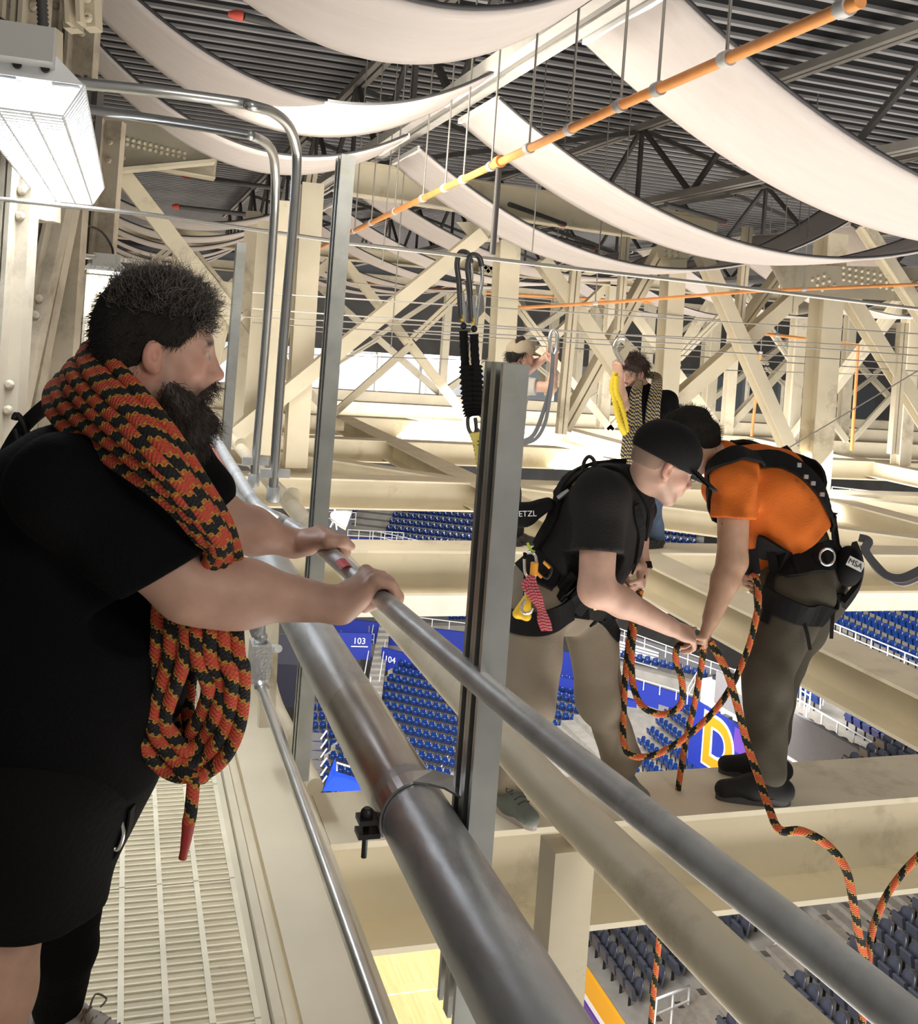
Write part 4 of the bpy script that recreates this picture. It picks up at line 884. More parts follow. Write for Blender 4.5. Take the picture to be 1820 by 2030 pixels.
def skin_mat(name, rough=.5, sss=.06):
    m = bpy.data.materials.new(name); m.use_nodes = True; nt = m.node_tree; N, L = nt.nodes, nt.links; b = N['Principled BSDF']
    a = N.new('ShaderNodeAttribute'); a.attribute_name = 'tint'; tc = N.new('ShaderNodeTexCoord'); n = N.new('ShaderNodeTexNoise'); n.inputs['Scale'].default_value = 22; n.inputs['Detail'].default_value = 5
    L.new(tc.outputs['Object'], n.inputs['Vector']); r = N.new('ShaderNodeMapRange'); r.inputs[1].default_value = .35; r.inputs[2].default_value = .65; r.inputs[3].default_value = .93; r.inputs[4].default_value = 1.06; L.new(n.outputs[0], r.inputs[0])
    mx = N.new('ShaderNodeMix'); mx.data_type = 'RGBA'; mx.blend_type = 'MULTIPLY'; mx.inputs[0].default_value = 1; L.new(a.outputs['Color'], mx.inputs[6]); L.new(r.outputs[0], mx.inputs[7]); L.new(mx.outputs[2], b.inputs['Base Color'])
    b.inputs['Roughness'].default_value = rough; b.inputs['Subsurface Weight'].default_value = sss; b.inputs['Subsurface Radius'].default_value = (.5, .2, .1); b.inputs['Subsurface Scale'].default_value = .02
    n2 = N.new('ShaderNodeTexNoise'); n2.inputs['Scale'].default_value = 260; L.new(tc.outputs['Object'], n2.inputs['Vector']); bp = N.new('ShaderNodeBump'); bp.inputs['Strength'].default_value = .12; bp.inputs['Distance'].default_value = .002; L.new(n2.outputs[0], bp.inputs['Height']); L.new(bp.outputs[0], b.inputs['Normal'])
    return m
SKIN = skin_mat('skin')
nv = lambda v: np.array(v, float)
def unit(v): v = np.array(v, float); return v/np.linalg.norm(v)
class Head:
    """a head whose own axes are f (face), l (its left), u (crown); eyes at height 0"""
    def __init__(s, c, f, u, sc=1.0):
        s.c = nv(c); s.f = unit(f); u = nv(u); s.l = unit(np.cross(u, s.f)); s.u = np.cross(s.f, s.l); s.sc = sc
    def p(s, x, y, z): return s.c + (s.f*x + s.l*y + s.u*z)*s.sc
    def loc(s, V): D = (V - s.c)/s.sc; return np.stack([D @ s.f, D @ s.l, D @ s.u], 1)
    def build(s, F, neck=None, rn=.058):
        q = s.sc; E = lambda c, r, k=.02, op='u', X=None, Y=None: F.ell(s.p(*c), [a*q for a in r], s.f if X is None else X, s.l if Y is None else Y, k*q, op)
        Cp = lambda a, b, ra, rb=None, k=.012, op='u': F.cap(s.p(*a), s.p(*b), ra*q, (ra if rb is None else rb)*q, k*q, op)
        E((-.012, 0, .036), (.099, .076, .086), .0); E((.030, 0, -.03), (.062, .060, .085), .03); E((-.04, 0, -.005), (.062, .066, .07), .03)
        for y_ in (-1, 1): Cp((-.005, .054*y_, -.055), (.062, .022*y_, -.104), .02, .016, .03); E((.055, .043*y_, -.033), (.028, .022, .024), .02)
        E((.070, 0, -.104), (.020, .024, .016), .02)
        Cp((.078, -.036, .021), (.078, .036, .021), .014, .014, .015)
        for y_ in (-1, 1):
            E((.098, .033*y_, -.001), (.017, .019, .013), .012, 's'); E((.0765, .032*y_, -.002), (.0135, .0135, .0135), .003)
            Cp((.090, .018*y_, .008), (.082, .047*y_, .006), .0042, .004, .006); Cp((.089, .02*y_, -.011), (.082, .044*y_, -.011), .0038, .0038, .006)
        Cp((.088, 0, .010), (.107, 0, -.032), .0085, .0115, .012); E((.111, 0, -.037), (.0125, .012, .011), .008)
        for y_ in (-1, 1): E((.099, .0125*y_, -.042), (.011, .0075, .008), .006)
        E((.084, 0, -.06), (.016, .03, .02), .02)
        Cp((.0965, -.017, -.063), (.0965, .017, -.063), .0050, .005, .006); Cp((.0955, -.015, -.0745), (.0955, .015, -.0745), .0058, .0058, .006); Cp((.106, -.02, -.0685), (.106, .02, -.0685), .0022, .0022, .003, 's')
        for y_ in (-1, 1):
            A = unit(s.f*.94 - s.u*.05 + s.l*y_*-.30); B = unit(s.u - s.f*.18)
            F.ell(s.p(-.012, .081*y_, -.012), [.019*q, .030*q, .010*q], A, B, .006*q)
            F.ell(s.p(-.005, .093*y_, -.009), [.0095*q, .017*q, .0125*q], A, B, .003*q, 's'); F.ell(s.p(-.004, .080*y_, -.034), [.009*q, .011*q, .008*q], A, B, .006*q)
        if neck is not None: F.cap(s.p(-.028, 0, -.06), neck, rn, rn*1.15, .035)
    def tint(s, V, base, beard=0., lip=(.62, .30, .27), stub=(.33, .25, .22), hairc=None):
        L = s.loc(V); x, y, z = L.T; C = np.tile(np.array(base, float), (len(V), 1))
        def bl(w_, c): w2 = np.clip(w_, 0, 1)[:, None]; C[:] = C*(1-w2) + np.array(c)*w2
        g = lambda c, r: np.exp(-(((x-c[0])/r)**2 + ((np.abs(y)-c[1])/r)**2 + ((z-c[2])/r)**2))
        red = np.array(base)*(1.04, .80, .78)
        bl(.7*g((.06, .045, -.03), .03), red); bl(.7*g((.115, 0, -.038), .02), red); bl(.75*((np.abs(y) > .074) & (np.abs(x+.01) < .04) & (np.abs(z+.01) < .05)), red)
        if beard: bl(beard*np.clip((-.040 - z - .15*np.maximum(0, x-.05))/.03, 0, 1)*np.clip((x+.005)/.02, 0, 1)*(z > -.16), stub); bl(.6*beard*np.clip(1-np.abs(x-.012)/.016, 0, 1)*(z > -.06)*(z < .03), stub)
        bl(np.clip(1.6*(np.exp(-((z+.069)/.009)**2 - (y/.024)**4)*(x > .085)), 0, 1)*.8, lip)
        e = np.sqrt((x-.0765)**2 + (np.abs(y)-.032)**2 + (z+.002)**2); ey = (e < .0150)*(np.abs(z+.002) < .0065)*(x > .083)
        bl(ey*1., (.42, .38, .36)); bl(ey*(np.sqrt((np.abs(y)-.032)**2 + (z+.002)**2) < .0058), (.06, .04, .03))
        bl(1.5*np.exp(-((z-.0235 + .1*np.maximum(0, np.abs(y)-.03))/.0055)**2)*(np.abs(y) > .012)*(np.abs(y) < .05)*(x > .06), stub if hairc is None else hairc)
        return C
def hand(F, w_, kn, curl, side, nrm, k=.006, sc=1.0, thumb=None, r0=.0088, spread=1.0):
    """palm from the wrist w_ to the knuckle middle kn; nrm = back of the hand; side = +1 when the thumb lies along nrm x (kn-w_);
    curl: finger tip chains, each a list of joint angles in degrees; thumb: list of points or None"""
    w_, kn = nv(w_), nv(kn); D = unit(kn - w_); n = nv(nrm); n = unit(n - D*n.dot(D)); S = np.cross(n, D)*side
    L = np.linalg.norm(kn - w_); off = [.031, .0105, -.0105, -.0295]; lens = ((.043, .026, .021), (.047, .030, .022), (.044, .028, .021), (.035, .021, .019)); back = [-.002, .003, 0, -.009]
    tips = []
    for i in range(4):
        K = kn + S*off[i]*sc*spread + D*back[i]*sc; b_ = w_ + S*off[i]*.62*sc
        F.cap(b_, K, .0135*sc, .0115*sc, .016, flat=(n, .85)); P = [K]; a = 0; rr = [r0*1.12*sc]
        cu = curl[i] if isinstance(curl[0], (list, tuple)) else curl
        for j in range(3):
            a += math.radians(cu[j]); d = D*math.cos(a) - n*math.sin(a); d = unit(d + S*.06*(1.5-i)*(1 if j == 0 else 0)*spread); P.append(P[-1] + d*lens[i][j]*sc); rr.append((r0*(1.0 - .09*j))*sc*(.92 if i == 3 else 1))
        F.chain(P, rr, .004); tips.append(P)
    F.cap(w_ - D*.01, w_ + D*.03, .026*sc, .024*sc, .02, flat=(n, .72))
    F.ell(w_ + D*L*.55 - n*.008*sc, (.04*sc, .036*sc, .016*sc), D, S, .015)
    b_ = w_ + D*.018 + S*.022*sc
    if thumb is None: thumb = [b_, b_ + (D*.5 + S*.75 - n*.35)*.045*sc, b_ + (D*.5 + S*.75 - n*.35)*.045*sc + (D*.85 + S*.3 - n*.35)*.034*sc, b_ + (D*.5 + S*.75 - n*.35)*.045*sc + (D*1.7 + S*.4 - n*.8)*.030*sc]
    else: thumb = [b_] + [nv(t) for t in thumb]
    F.chain(thumb, [.0165*sc, .0125*sc, .0110*sc, .0088*sc], .012)
    return tips
def arm_field(P, R, h, pad=.12, tip=None):
    P = [nv(p) for p in P]; lo = np.min(P, 0) - pad; hi = np.max(P, 0) + pad; return Field(lo, hi, h)
def strands(name, m, parent, roots, dirs, L, r, seed=1, curl=.01, freq=60, grav=0., n=6, kind='stuff', taper=.25):
    rs = np.random.RandomState(seed); V = []; Fc = []; o_ = 0
    for p, d in zip(roots, dirs):
        l = L*(.55 + .75*rs.rand()); d = unit(d + rs.normal(size=3)*.25); a = unit(np.cross(d, rs.normal(size=3))); b = np.cross(d, a); ph = rs.rand()*6; rad = curl*(.4 + rs.rand()); pts = []
        for i in range(n+1):
            t = i/n; q = p + d*l*t + (a*math.sin(freq*l*t + ph) + b*math.cos(freq*l*t + ph))*rad*min(1, t*2) - np.array([0, 0, grav*l*t*t]); pts.append(q)
        for i, q in enumerate(pts):
            rr = r*(1 - (1-taper)*i/n)
            for k_ in range(3): V.append(q + (a*math.cos(k_*2.094) + b*math.sin(k_*2.094))*rr)
        for i in range(n):
            for k_ in range(3): Fc.append((o_+i*3+k_, o_+i*3+(k_+1) % 3, o_+i*3+3+(k_+1) % 3, o_+i*3+3+k_))
        o_ += 3*(n+1)
    me = bpy.data.meshes.new(name); me.from_pydata([tuple(v) for v in V], [], Fc); me.polygons.foreach_set('use_smooth', [True]*len(Fc)); me.update(); return link(name, me, m, parent, kind=kind)
def sample(F, p):
    q = (np.array(p, float) - F.lo)/F.h; i = np.clip(np.floor(q).astype(int), 0, np.array(F.n)-2); t = np.clip(q - i, 0, 1); v = 0
    for a in (0, 1):
        for b in (0, 1):
            for c in (0, 1): v += F.F[i[0]+a, i[1]+b, i[2]+c]*(t[0] if a else 1-t[0])*(t[1] if b else 1-t[1])*(t[2] if c else 1-t[2])
    return v
def snap(fields, P, off=.006):
    """lay points on the cloth: pull each one onto the nearest skin of the given solids"""
    out = []; nr = []
    f = lambda q: min(sample(F, q) for F in fields)
    for p in P:
        p = np.array(p, float); g = np.zeros(3)
        for _ in range(8):
            v = f(p); e = .006; g = np.array([f(p+np.eye(3)[k]*e) - f(p-np.eye(3)[k]*e) for k in range(3)])/(2*e); l = np.linalg.norm(g)
            if l < .2 or abs(v-off) < .0008: break
            p = p - g/l*np.clip(v-off, -.03, .03)
        out.append(Vector(p)); l = np.linalg.norm(g); nr.append(Vector(g/l) if l > .2 else None)
    return out, nr
def rope_mat(name, c1, c2, c3, freq=28., turns=1.0, th=(.50, .60), red_w=.62, jag=.22, ew=.09):
    """braided rope: slanted patches of c1 and c2 with a thread edge of c3, laid along the rope's own length"""
    m = bpy.data.materials.new(name); m.use_nodes = True; nt = m.node_tree; N, L = nt.nodes, nt.links; b = N['Principled BSDF']; b.inputs['Roughness'].default_value = .9
    uv = N.new('ShaderNodeUVMap'); sp = N.new('ShaderNodeSeparateXYZ'); L.new(uv.outputs[0], sp.inputs[0])
    def M(op, a, bb=None):
        q = N.new('ShaderNodeMath'); q.operation = op
        for i, x in enumerate((a, bb)):
            if x is None: continue
            if isinstance(x, (int, float)): q.inputs[i].default_value = x
            else: L.new(x, q.inputs[i])
        return q.outputs[0]
    u = M('MULTIPLY', sp.outputs[0], freq); v = M('MULTIPLY', sp.outputs[1], turns)
    z1 = M('PINGPONG', M('MULTIPLY', sp.outputs[1], 8.), .5); z2 = M('PINGPONG', M('MULTIPLY', sp.outputs[0], freq*7), .5)
    ph = M('ADD', M('ADD', u, v), M('MULTIPLY', M('SUBTRACT', M('ADD', z1, z2), .5), jag)); fr = M('FRACT', ph)
    cr = N.new('ShaderNodeValToRGB'); cr.color_ramp.interpolation = 'CONSTANT'; e = cr.color_ramp.elements
    e[0].position = 0; e[0].color = (*c3, 1); e[1].position = ew; e[1].color = (*c1, 1)
    for p_, c in ((red_w, c3), (red_w + ew, c2)): x = e.new(p_); x.color = (*c, 1)
    L.new(fr, cr.inputs[0])
    wv = N.new('ShaderNodeTexWave'); wv.inputs['Scale'].default_value = 1; cb = N.new('ShaderNodeCombineXYZ'); L.new(M('ADD', M('MULTIPLY', sp.outputs[0], 420.), M('MULTIPLY', sp.outputs[1], 12.)), cb.inputs[0]); 
    nz = N.new('ShaderNodeTexNoise'); nz.inputs['Scale'].default_value = 500; tc = N.new('ShaderNodeTexCoord'); L.new(tc.outputs['Object'], nz.inputs['Vector'])
    mx = N.new('ShaderNodeMix'); mx.data_type = 'RGBA'; mx.blend_type = 'MULTIPLY'; mx.inputs[0].default_value = .5; L.new(cr.outputs[0], mx.inputs[6]); L.new(nz.outputs[0], mx.inputs[7]); L.new(cr.outputs[0], b.inputs['Base Color'])
    h = M('ADD', M('ABSOLUTE', M('SINE', M('ADD', M('MULTIPLY', sp.outputs[0], 380.), M('MULTIPLY', sp.outputs[1], 18.85)))), M('ABSOLUTE', M('SINE', M('SUBTRACT', M('MULTIPLY', sp.outputs[0], 380.), M('MULTIPLY', sp.outputs[1], 18.85)))))
    bp = N.new('ShaderNodeBump'); bp.inputs['Strength'].default_value = .7; bp.inputs['Distance'].default_value = .003; L.new(h, bp.inputs['Height']); L.new(bp.outputs[0], b.inputs['Normal'])
    return m
ROPE_R = rope_mat('red_black_rope', (.60, .085, .045), (.012, .012, .014), (.52, .30, .04), 15.5, 1.0, red_w=.52)
ROPE_W = rope_mat('orange_black_rope', (.80, .15, .06), (.015, .015, .016), (.62, .38, .07), 11, 1.0, red_w=.5)
ROPE_B = rope_mat('navy_yellow_rope', (.015, .035, .13), (.010, .012, .02), (.80, .62, .20), 17, 1.0, red_w=.5, jag=.3, ew=.15)
HAIRD = mat('dark_hair', (.020, .017, .015), .8, spec=.25, bump=.6, bscale=220)
BEARDM = mat('dark_beard', (.045, .032, .026), .6)
BLKC = mat('black_cotton', (.0045, .0045, .0055), .9, spec=.1, bump=.3, bscale=160)
BLKW = mat('black_webbing', (.008, .008, .009), .75, spec=.2, bump=.3, bscale=300)
# ------------------------------------------------------------------ the bearded man at the handrail
P1 = thing('person', 'bearded man in black shirt and shorts, rope round his neck, both hands on the handrail', 'person', px(120, 2080, 2.3))
sk1 = (.56, .335, .255)
H1 = Head(px(318, 690, 2.0), RGT*.955 + FWD*.28 - UPV*.07, UPV + RGT*.02, 1.04)
neck1 = nv(px(205, 850, 2.08))
F1 = Field(H1.c - .24, H1.c + .22, .004); H1.build(F1, neck1, .066)
SR, EL, WR = nv(px(120, 965, 1.86)), nv(px(372, 1158, 1.92)), nv(px(675, 1200, 2.02))
Fr = arm_field([SR, EL, WR, px(800, 1160, 2.02)], 0, .0042)
Fr.cap(SR, EL, .066, .062, .02); mid = EL*.62 + WR*.38
Fr.chain([EL, mid, WR], [.060, .056, .033], .03); Fr.ell(EL*.8 + WR*.2 - np.array([0, 0, .012]), (.10, .062, .058), unit(WR-EL), (0, 0, 1), .03)
def rail_at(u, v): return nv(pz(u, v, RZ))
# right hand: knuckles over the rail, fingers wrapped to the far side
AX = unit(rail_at(760, 1190) - rail_at(1000, 1394))        # along the rail, away from the lens
OUT = unit(np.cross(AX, (0, 0, 1))); OUT = OUT if OUT[0] > 0 else -OUT
def grip(F, rc, wr, thumb_dir, thumb_under, r_rail=.0195, a0=118, sc=1.0):
    """four fingers wrapped over the rail at rc; the thumb lies towards thumb_dir along the rail"""
    rf = .0098*sc; R = r_rail + rf; K0 = []
    for i in range(4):
        o_ = rc + AX*thumb_dir*(.030 - .0205*i)*sc; ln = (1, 1.08, 1.02, .84)[i]; P = []
        for a, rad in ((a0, R + .016), (a0 - 52*ln, R + .006), (a0 - 52*ln - 58, R), (a0 - 52*ln - 58 - 52*ln, R)):
            t = math.radians(a); P.append(o_ + OUT*math.cos(t)*rad + np.array([0, 0, math.sin(t)*rad]))
        F.chain(P, [.0118*sc, .0104*sc, .0094*sc, .0082*sc], .0022); K0.append(P[0])
        b_ = wr + AX*thumb_dir*(.018 - .012*i)*sc; F.cap(b_, P[0], .0142*sc, .0122*sc, .008)
        F.ell(P[0] + np.array([0, 0, .004]), (.0128*sc, .0112*sc, .0125*sc), k=.004)
    mid = sum(K0)/4; F.ell(wr*.45 + mid*.55 - np.array([0, 0, .008]), (.044*sc, .037*sc, .019*sc), unit(mid-wr), AX, .012)
    b_ = wr + AX*thumb_dir*.022 + (mid-wr)*.25
    if thumb_under: T = [b_, rc + AX*thumb_dir*.045 - OUT*(R+.004), rc + AX*thumb_dir*.058 - OUT*.010 - np.array([0, 0, R]), rc + AX*thumb_dir*.060 + OUT*.014 - np.array([0, 0, R])]
    else: T = [b_, rc + AX*thumb_dir*.050 - OUT*.022 + np.array([0, 0, R+.006]), rc + AX*thumb_dir*.056 + OUT*.012 + np.array([0, 0, R+.008]), rc + AX*thumb_dir*.052 + OUT*.034 + np.array([0, 0, R-.006])]
    F.chain(T, [.019*sc, .0150*sc, .0125*sc, .0100*sc], .012)
RCr = rail_at(752, 1184)
grip(Fr, RCr, WR + (RCr-WR)*.12 + np.array([0, 0, .006]), 1, True, sc=1.12); Fr.cap(WR, WR + (RCr-WR)*.3 + np.array([0, 0, .012]), .031, .030, .025)
SL, EL2, WL = nv(px(330, 900, 2.34)), nv(px(440, 1035, 2.38)), nv(px(583, 1078, 2.46))
Fl = arm_field([SL, EL2, WL, px(690, 1080, 2.5)], 0, .0042)
Fl.cap(SL, EL2, .062, .058, .02); Fl.chain([EL2, EL2*.6 + WL*.4, WL], [.056, .052, .030], .03)
RCl = rail_at(655, 1094)
grip(Fl, RCl, WL + (RCl-WL)*.15 + np.array([0, 0, .006]), -1, False, sc=1.05); Fl.cap(WL, WL + (RCl-WL)*.35 + np.array([0, 0, .010]), .029, .028, .025)
# trunk and legs under the clothes
HP = nv(px(70, 1520, 2.08)); CH = nv(px(120, 1040, 2.08)); BL_ = nv(px(105, 1330, 2.06))
KN, AN = nv(px(0, 1960, 1.98)), nv(px(-45, 2330, 2.0)); KF, AF = nv(px(140, 1740, 2.33)), nv(px(112, 2040, 2.42))
AF[2] = .10; AN[2] = .09
Ft = Field(np.min([HP, CH, KN, AN, KF, AF], 0) - .3, np.max([HP, CH, KN, AN, KF, AF, neck1], 0) + .3, .010)
Ft.cap(HP, BL_, .15, .16, .05); Ft.cap(BL_, CH, .16, .15, .05); Ft.cap(CH, neck1, .13, .06, .05); Ft.cap(nv(SR), nv(SL), .06, .06, .05)
FR = unit(RGT)
TH1, TH2 = HP + nv(FWD)*-.10, HP + nv(FWD)*.10
Ft.chain([TH1, KN, AN], [.095, .064, .045], .03); Ft.ell(KN*.6 + AN*.4 - nv(RGT)*.02, (.055, .055, .11), k=.03); Ft.chain([TH2, KF, AF], [.095, .062, .043], .03)
for a in (AN, AF): Ft.cap(a, a + nv(RGT)*.14 - np.array([0, 0, .055]), .035, .03, .02)
skin_mesh('body', [F1, Fr, Fl, Ft], SKIN, P1, 1, color=lambda V: H1.tint(V, sk1, .55, stub=(.10, .07, .06)))
# shirt
Fs = Field(np.min([HP, BL_, CH, SR], 0) - .32, np.max([HP, CH, SL, neck1, EL], 0) + .22, .0075)
Fs.cap(HP + np.array([0, 0, .0]) + nv(RGT)*.035, BL_, .205, .205, .06); Fs.cap(BL_ + nv(RGT)*.02, CH, .205, .185, .08); Fs.cap(CH, neck1 - np.array([0, 0, .03]), .165, .088, .08)
Fs.ell(BL_ + nv(RGT)*.03, (.225, .20, .28), nv(RGT), nv(FWD), .06); Fs.cap(nv(SR) + np.array([0, 0, -.01]), nv(SL), .092, .088, .06)
Fs.chain([SR, SR*.45 + EL*.55, SR*.1 + EL*.9], [.094, .088, .098], .03); Fs.chain([SL, SL*.4 + EL2*.6], [.085, .08], .03)
Fs.wrinkle(.0035, 42, 3, (0.2, .1, 1))
sd = unit(EL - SR); sc_ = nv(px(350, 1122, 1.92)); Fa = sd*.75 + nv(RGT)*.5 + np.array([0, 0, .12])
# sleeve hem: only the arm side is cut
sl, X, Y, Z = Fs.win(Fs.lo, Fs.lo + Fs.h*Fs.n); n_ = unit(nv(px(415, 1088, 1.9)) - nv(px(285, 1163, 1.9))); hn = np.cross(n_, nv(FWD)); hn = hn if hn[0] > 0 else -hn
d1 = (X-sc_[0])*hn[0] + (Y-sc_[1])*hn[1] + (Z-sc_[2])*hn[2]; near = ((X-sc_[0])**2 + (Y-sc_[1])**2 + (Z-sc_[2])**2) < .19**2
ymask = (X*sC + Y*cC) < 2.02
Fs.F = np.where(near & ymask, np.maximum(Fs.F, d1), Fs.F).astype(np.float32)
pl = nv(px(70, 1530, 2.08)); Fs.cut(pl, (0, 0, -1))
skin_mesh('shirt', [Fs], BLKC, P1, 2)
# shorts
Fp = Field(np.min([HP, KN, KF], 0) - .3, np.max([HP, KN, KF], 0) + .3, .008)
Fp.cap(HP + np.array([0, 0, .12]) + nv(RGT)*.045, HP + nv(RGT)*.045, .20, .195, .05); Fp.chain([TH1 + nv(RGT)*.05, KN + nv(RGT)*.045 + np.array([0, 0, .02])], [.165, .125], .05); Fp.chain([TH2 + nv(RGT)*.03, KF], [.165, .115], .05); Fp.ell(HP - nv(RGT)*.05 - np.array([0, 0, .04]), (.16, .19, .15), nv(RGT), nv(FWD), .06)
Fp.wrinkle(.005, 30, 5); hz = pz(60, 1878, 0); zc = px(40, 1876, 1.86); Fp.cut(zc, (0.06, 0, -1)); Fp.cut(HP + np.array([0, 0, .17]), (0, 0, 1))
skin_mesh('shorts', [Fp], mat('black_ripstop', (.006, .006, .0065), .8, spec=.1, bump=.3, bscale=90), P1, 2)
# far leg: black brace sleeve, shoes
Fk = arm_field([KF, AF], 0, .008, .32); Fk.chain([KF + np.array([0, 0, .05]), KF*.5 + AF*.5, AF + np.array([0, 0, .02])], [.080, .074, .056], .02); Fk.wrinkle(.002, 50, 2)
skin_mesh('leg_sleeve', [Fk], BLKC, P1, 1)
SHOE = mat('grey_shoe', (.30, .27, .25), .7, var=.1)
def shoe(par, an, d, m, sole, sc=1.0, h=.006, z0=0.0, lace=None):
    """low shoe: an = ankle point, d = toe direction on the ground"""
    an = nv(an); d = unit(np.array([d[0], d[1], 0])); s_ = np.cross((0, 0, 1), d); g = np.array([an[0], an[1], z0])
    F = Field(g - d*.0 - .24*sc, g + .24*sc, h)
    F.cap(g - d*.055*sc + np.array([0, 0, .045*sc]), g + d*.05*sc + np.array([0, 0, .05*sc]), .042*sc, .045*sc, .03); F.cap(g + d*.05*sc + np.array([0, 0, .045*sc]), g + d*.155*sc + np.array([0, 0, .034*sc]), .045*sc, .034*sc, .03)
    F.cap(g - d*.03*sc + np.array([0, 0, .05*sc]), an + np.array([0, 0, .0]), .042*sc, .044*sc, .02); F.cut((0, 0, z0 + .014), (0, 0, -1)); F.cut(an + np.array([0, 0, .012]), (0, 0, 1))
    o = skin_mesh('shoe', [F], m, par, 1)
    b = MB(); prof = []
    for k_ in range(28):
        a = 2*math.pi*k_/28; x = math.cos(a); prof.append(((x*.135 + .05)*sc, math.sin(a)*(.046 - .006*x + .006*math.cos(2*a))*sc))
    b.prism(prof, g + np.array([0, 0, .001]), g + np.array([0, 0, .026*sc]), d, s_); b.build('sole', sole, o)
    if lace:
        b = MB()
        for i in range(4):
            c = g + d*(.045 + .022*i)*sc + np.array([0, 0, (.098 - .0085*i)*sc])
            b.tube([c - s_*.026, c + np.array([0, 0, .006]), c + s_*.026], .0028, 6)
        c = g + d*.05*sc + np.array([0, 0, .106*sc])
        for q in (-1, 1): b.tube(spline([c, c + s_*q*.03 + np.array([0, 0, .02]), c + s_*q*.05 + d*.02, c + s_*q*.02 + d*.02], 4), .0025, 6)
        b.build('laces', lace, o, kind='stuff')
    return o
DSOLE = mat('dark_sole', (.04, .04, .045), .6)
shoe(P1, AF + nv(RGT)*.02, RGT*.95 + FWD*-.1, SHOE, DSOLE, 1.1, lace=mat('brown_lace', (.15, .10, .07), .8))
shoe(P1, AN + nv(RGT)*.0, RGT, SHOE, DSOLE, 1.1)
# hair: a dark cap with the curls standing off it, and the beard
def hair_cap(H, par, m, thick=.016, front=.075, low=-.05, wr=.004, fr=60, seed=3, h=.005, extra=None):
    F = Field(H.c - .2*H.sc, H.c + .2*H.sc, h); q = H.sc
    F.ell(H.p(-.014, 0, .042), [(.099+thick)*q, (.076+thick*.8)*q, (.086+thick)*q], H.f, H.l, 0); F.ell(H.p(-.045, 0, -.005), [(.062+thick)*q, (.066+thick*.7)*q, .075*q], H.f, H.l, .03)
    if extra: extra(F)
    F.wrinkle(wr, fr, seed)
    sl, X, Y, Z = F.win(F.lo, F.lo + F.h*F.n); x = ((X-H.c[0])*H.f[0] + (Y-H.c[1])*H.f[1] + (Z-H.c[2])*H.f[2])/q; y = ((X-H.c[0])*H.l[0] + (Y-H.c[1])*H.l[1] + (Z-H.c[2])*H.l[2])/q; z = ((X-H.c[0])*H.u[0] + (Y-H.c[1])*H.u[1] + (Z-H.c[2])*H.u[2])/q
    # the hairline: forehead, in front of the ears, round the ear, nape
    line = np.where(x > front - .02, .062 + (x-(front-.02))*.5, np.where(x > .035, .015 + (x-.035)*1.0, np.where(x > -.028, .008, low)))
    F.F = np.maximum(F.F, ((line - z)*q*.8).astype(np.float32)); return skin_mesh('hair', [F], m, par, 1), F
hair1, Fh = hair_cap(H1, P1, HAIRD, .014, .082, -.055)
rs = np.random.RandomState(7); roots, dirs = [], []
while len(roots) < 3000:
    d = unit(rs.normal(size=3)); x, y, z = d*np.array((.106, .083, .092)) + np.array((-.012, 0, .042))
    if (z > .062 and x > -.098 or (z > .04 and x > .045)) and x < .082: roots.append(H1.p(x, y, z)); dirs.append(unit(H1.f*(d[0]*.7 + .35) + H1.l*d[1] + H1.u*(d[2] + .25)))
Pc, Qc = Fh.mesh(); r2, d2 = [], []
for i in rs.randint(0, len(Pc), 3200):
    l = Pc[i] - H1.c; q = unit(l); r2.append(Pc[i] - q*.002); d2.append(unit(q*.5 - H1.u*.6 - H1.f*.35))
r3, d3 = [], []
while len(r3) < 420:
    d = unit(rs.normal(size=3)); x, y, z = d*np.array((.106, .083, .092)) + np.array((-.012, 0, .042))
    if z > .085 and x < .085: r3.append(H1.p(x, y, z)); d3.append(unit(H1.f*(d[0]*.6 + .3) + H1.l*d[1]*.8 + H1.u*d[2]))
strands('loose_curls', mat('lamplit_strand_hair', (.26, .22, .19), .35, spec=.9), hair1, r3, d3, .046, .0008, 25, .011, 120, n=8)  # pale colour paints the lamp's rim light onto the top strands
strands('short_hair', HAIRD, hair1, r2, d2, .016, .0008, 15, .001, 40, n=2)
strands('curls', mat('lamplit_curly_hair', (.085, .073, .064), .4, spec=.9), hair1, roots, dirs, .030, .0010, 5, .009, 130, n=8)  # lighter than the hair cap to paint in the backlit curls
Fb = Field(H1.p(.03, 0, -.12) - .16, H1.p(.03, 0, -.12) + .16, .005)
Fb.cap(H1.p(.018, -.052, -.062), H1.p(.05, -.036, -.11), .017, .036, .02); Fb.cap(H1.p(.018, .052, -.062), H1.p(.05, .036, -.11), .017, .036, .02); Fb.ell(H1.p(.068, 0, -.135), (.052, .048, .062), H1.f, H1.u, .04); Fb.ell(H1.p(.062, 0, -.168), (.038, .034, .05), H1.f, H1.u, .03)
for y_ in (-1, 1): Fb.cap(H1.p(.102, .004*y_, -.054), H1.p(.088, .036*y_, -.078), .009, .008, .008)
Fb.wrinkle(.005, 75, 8); beard = skin_mesh('beard', [Fb], BEARDM, P1, 1)
roots, dirs = [], []
Pb, Qb = Fb.mesh()
for i in rs.randint(0, len(Pb), 2600):
    l = (Pb[i] - H1.c) ; x = l.dot(H1.f); z = l.dot(H1.u)
    if z < -.03: roots.append(Pb[i]); dirs.append(unit((Pb[i] - H1.p(.02, 0, -.09))*6 - H1.u*.75 + H1.f*.25))
strands('whiskers', BEARDM, beard, roots, dirs, .026, .0008, 9, .006, 120, n=5)
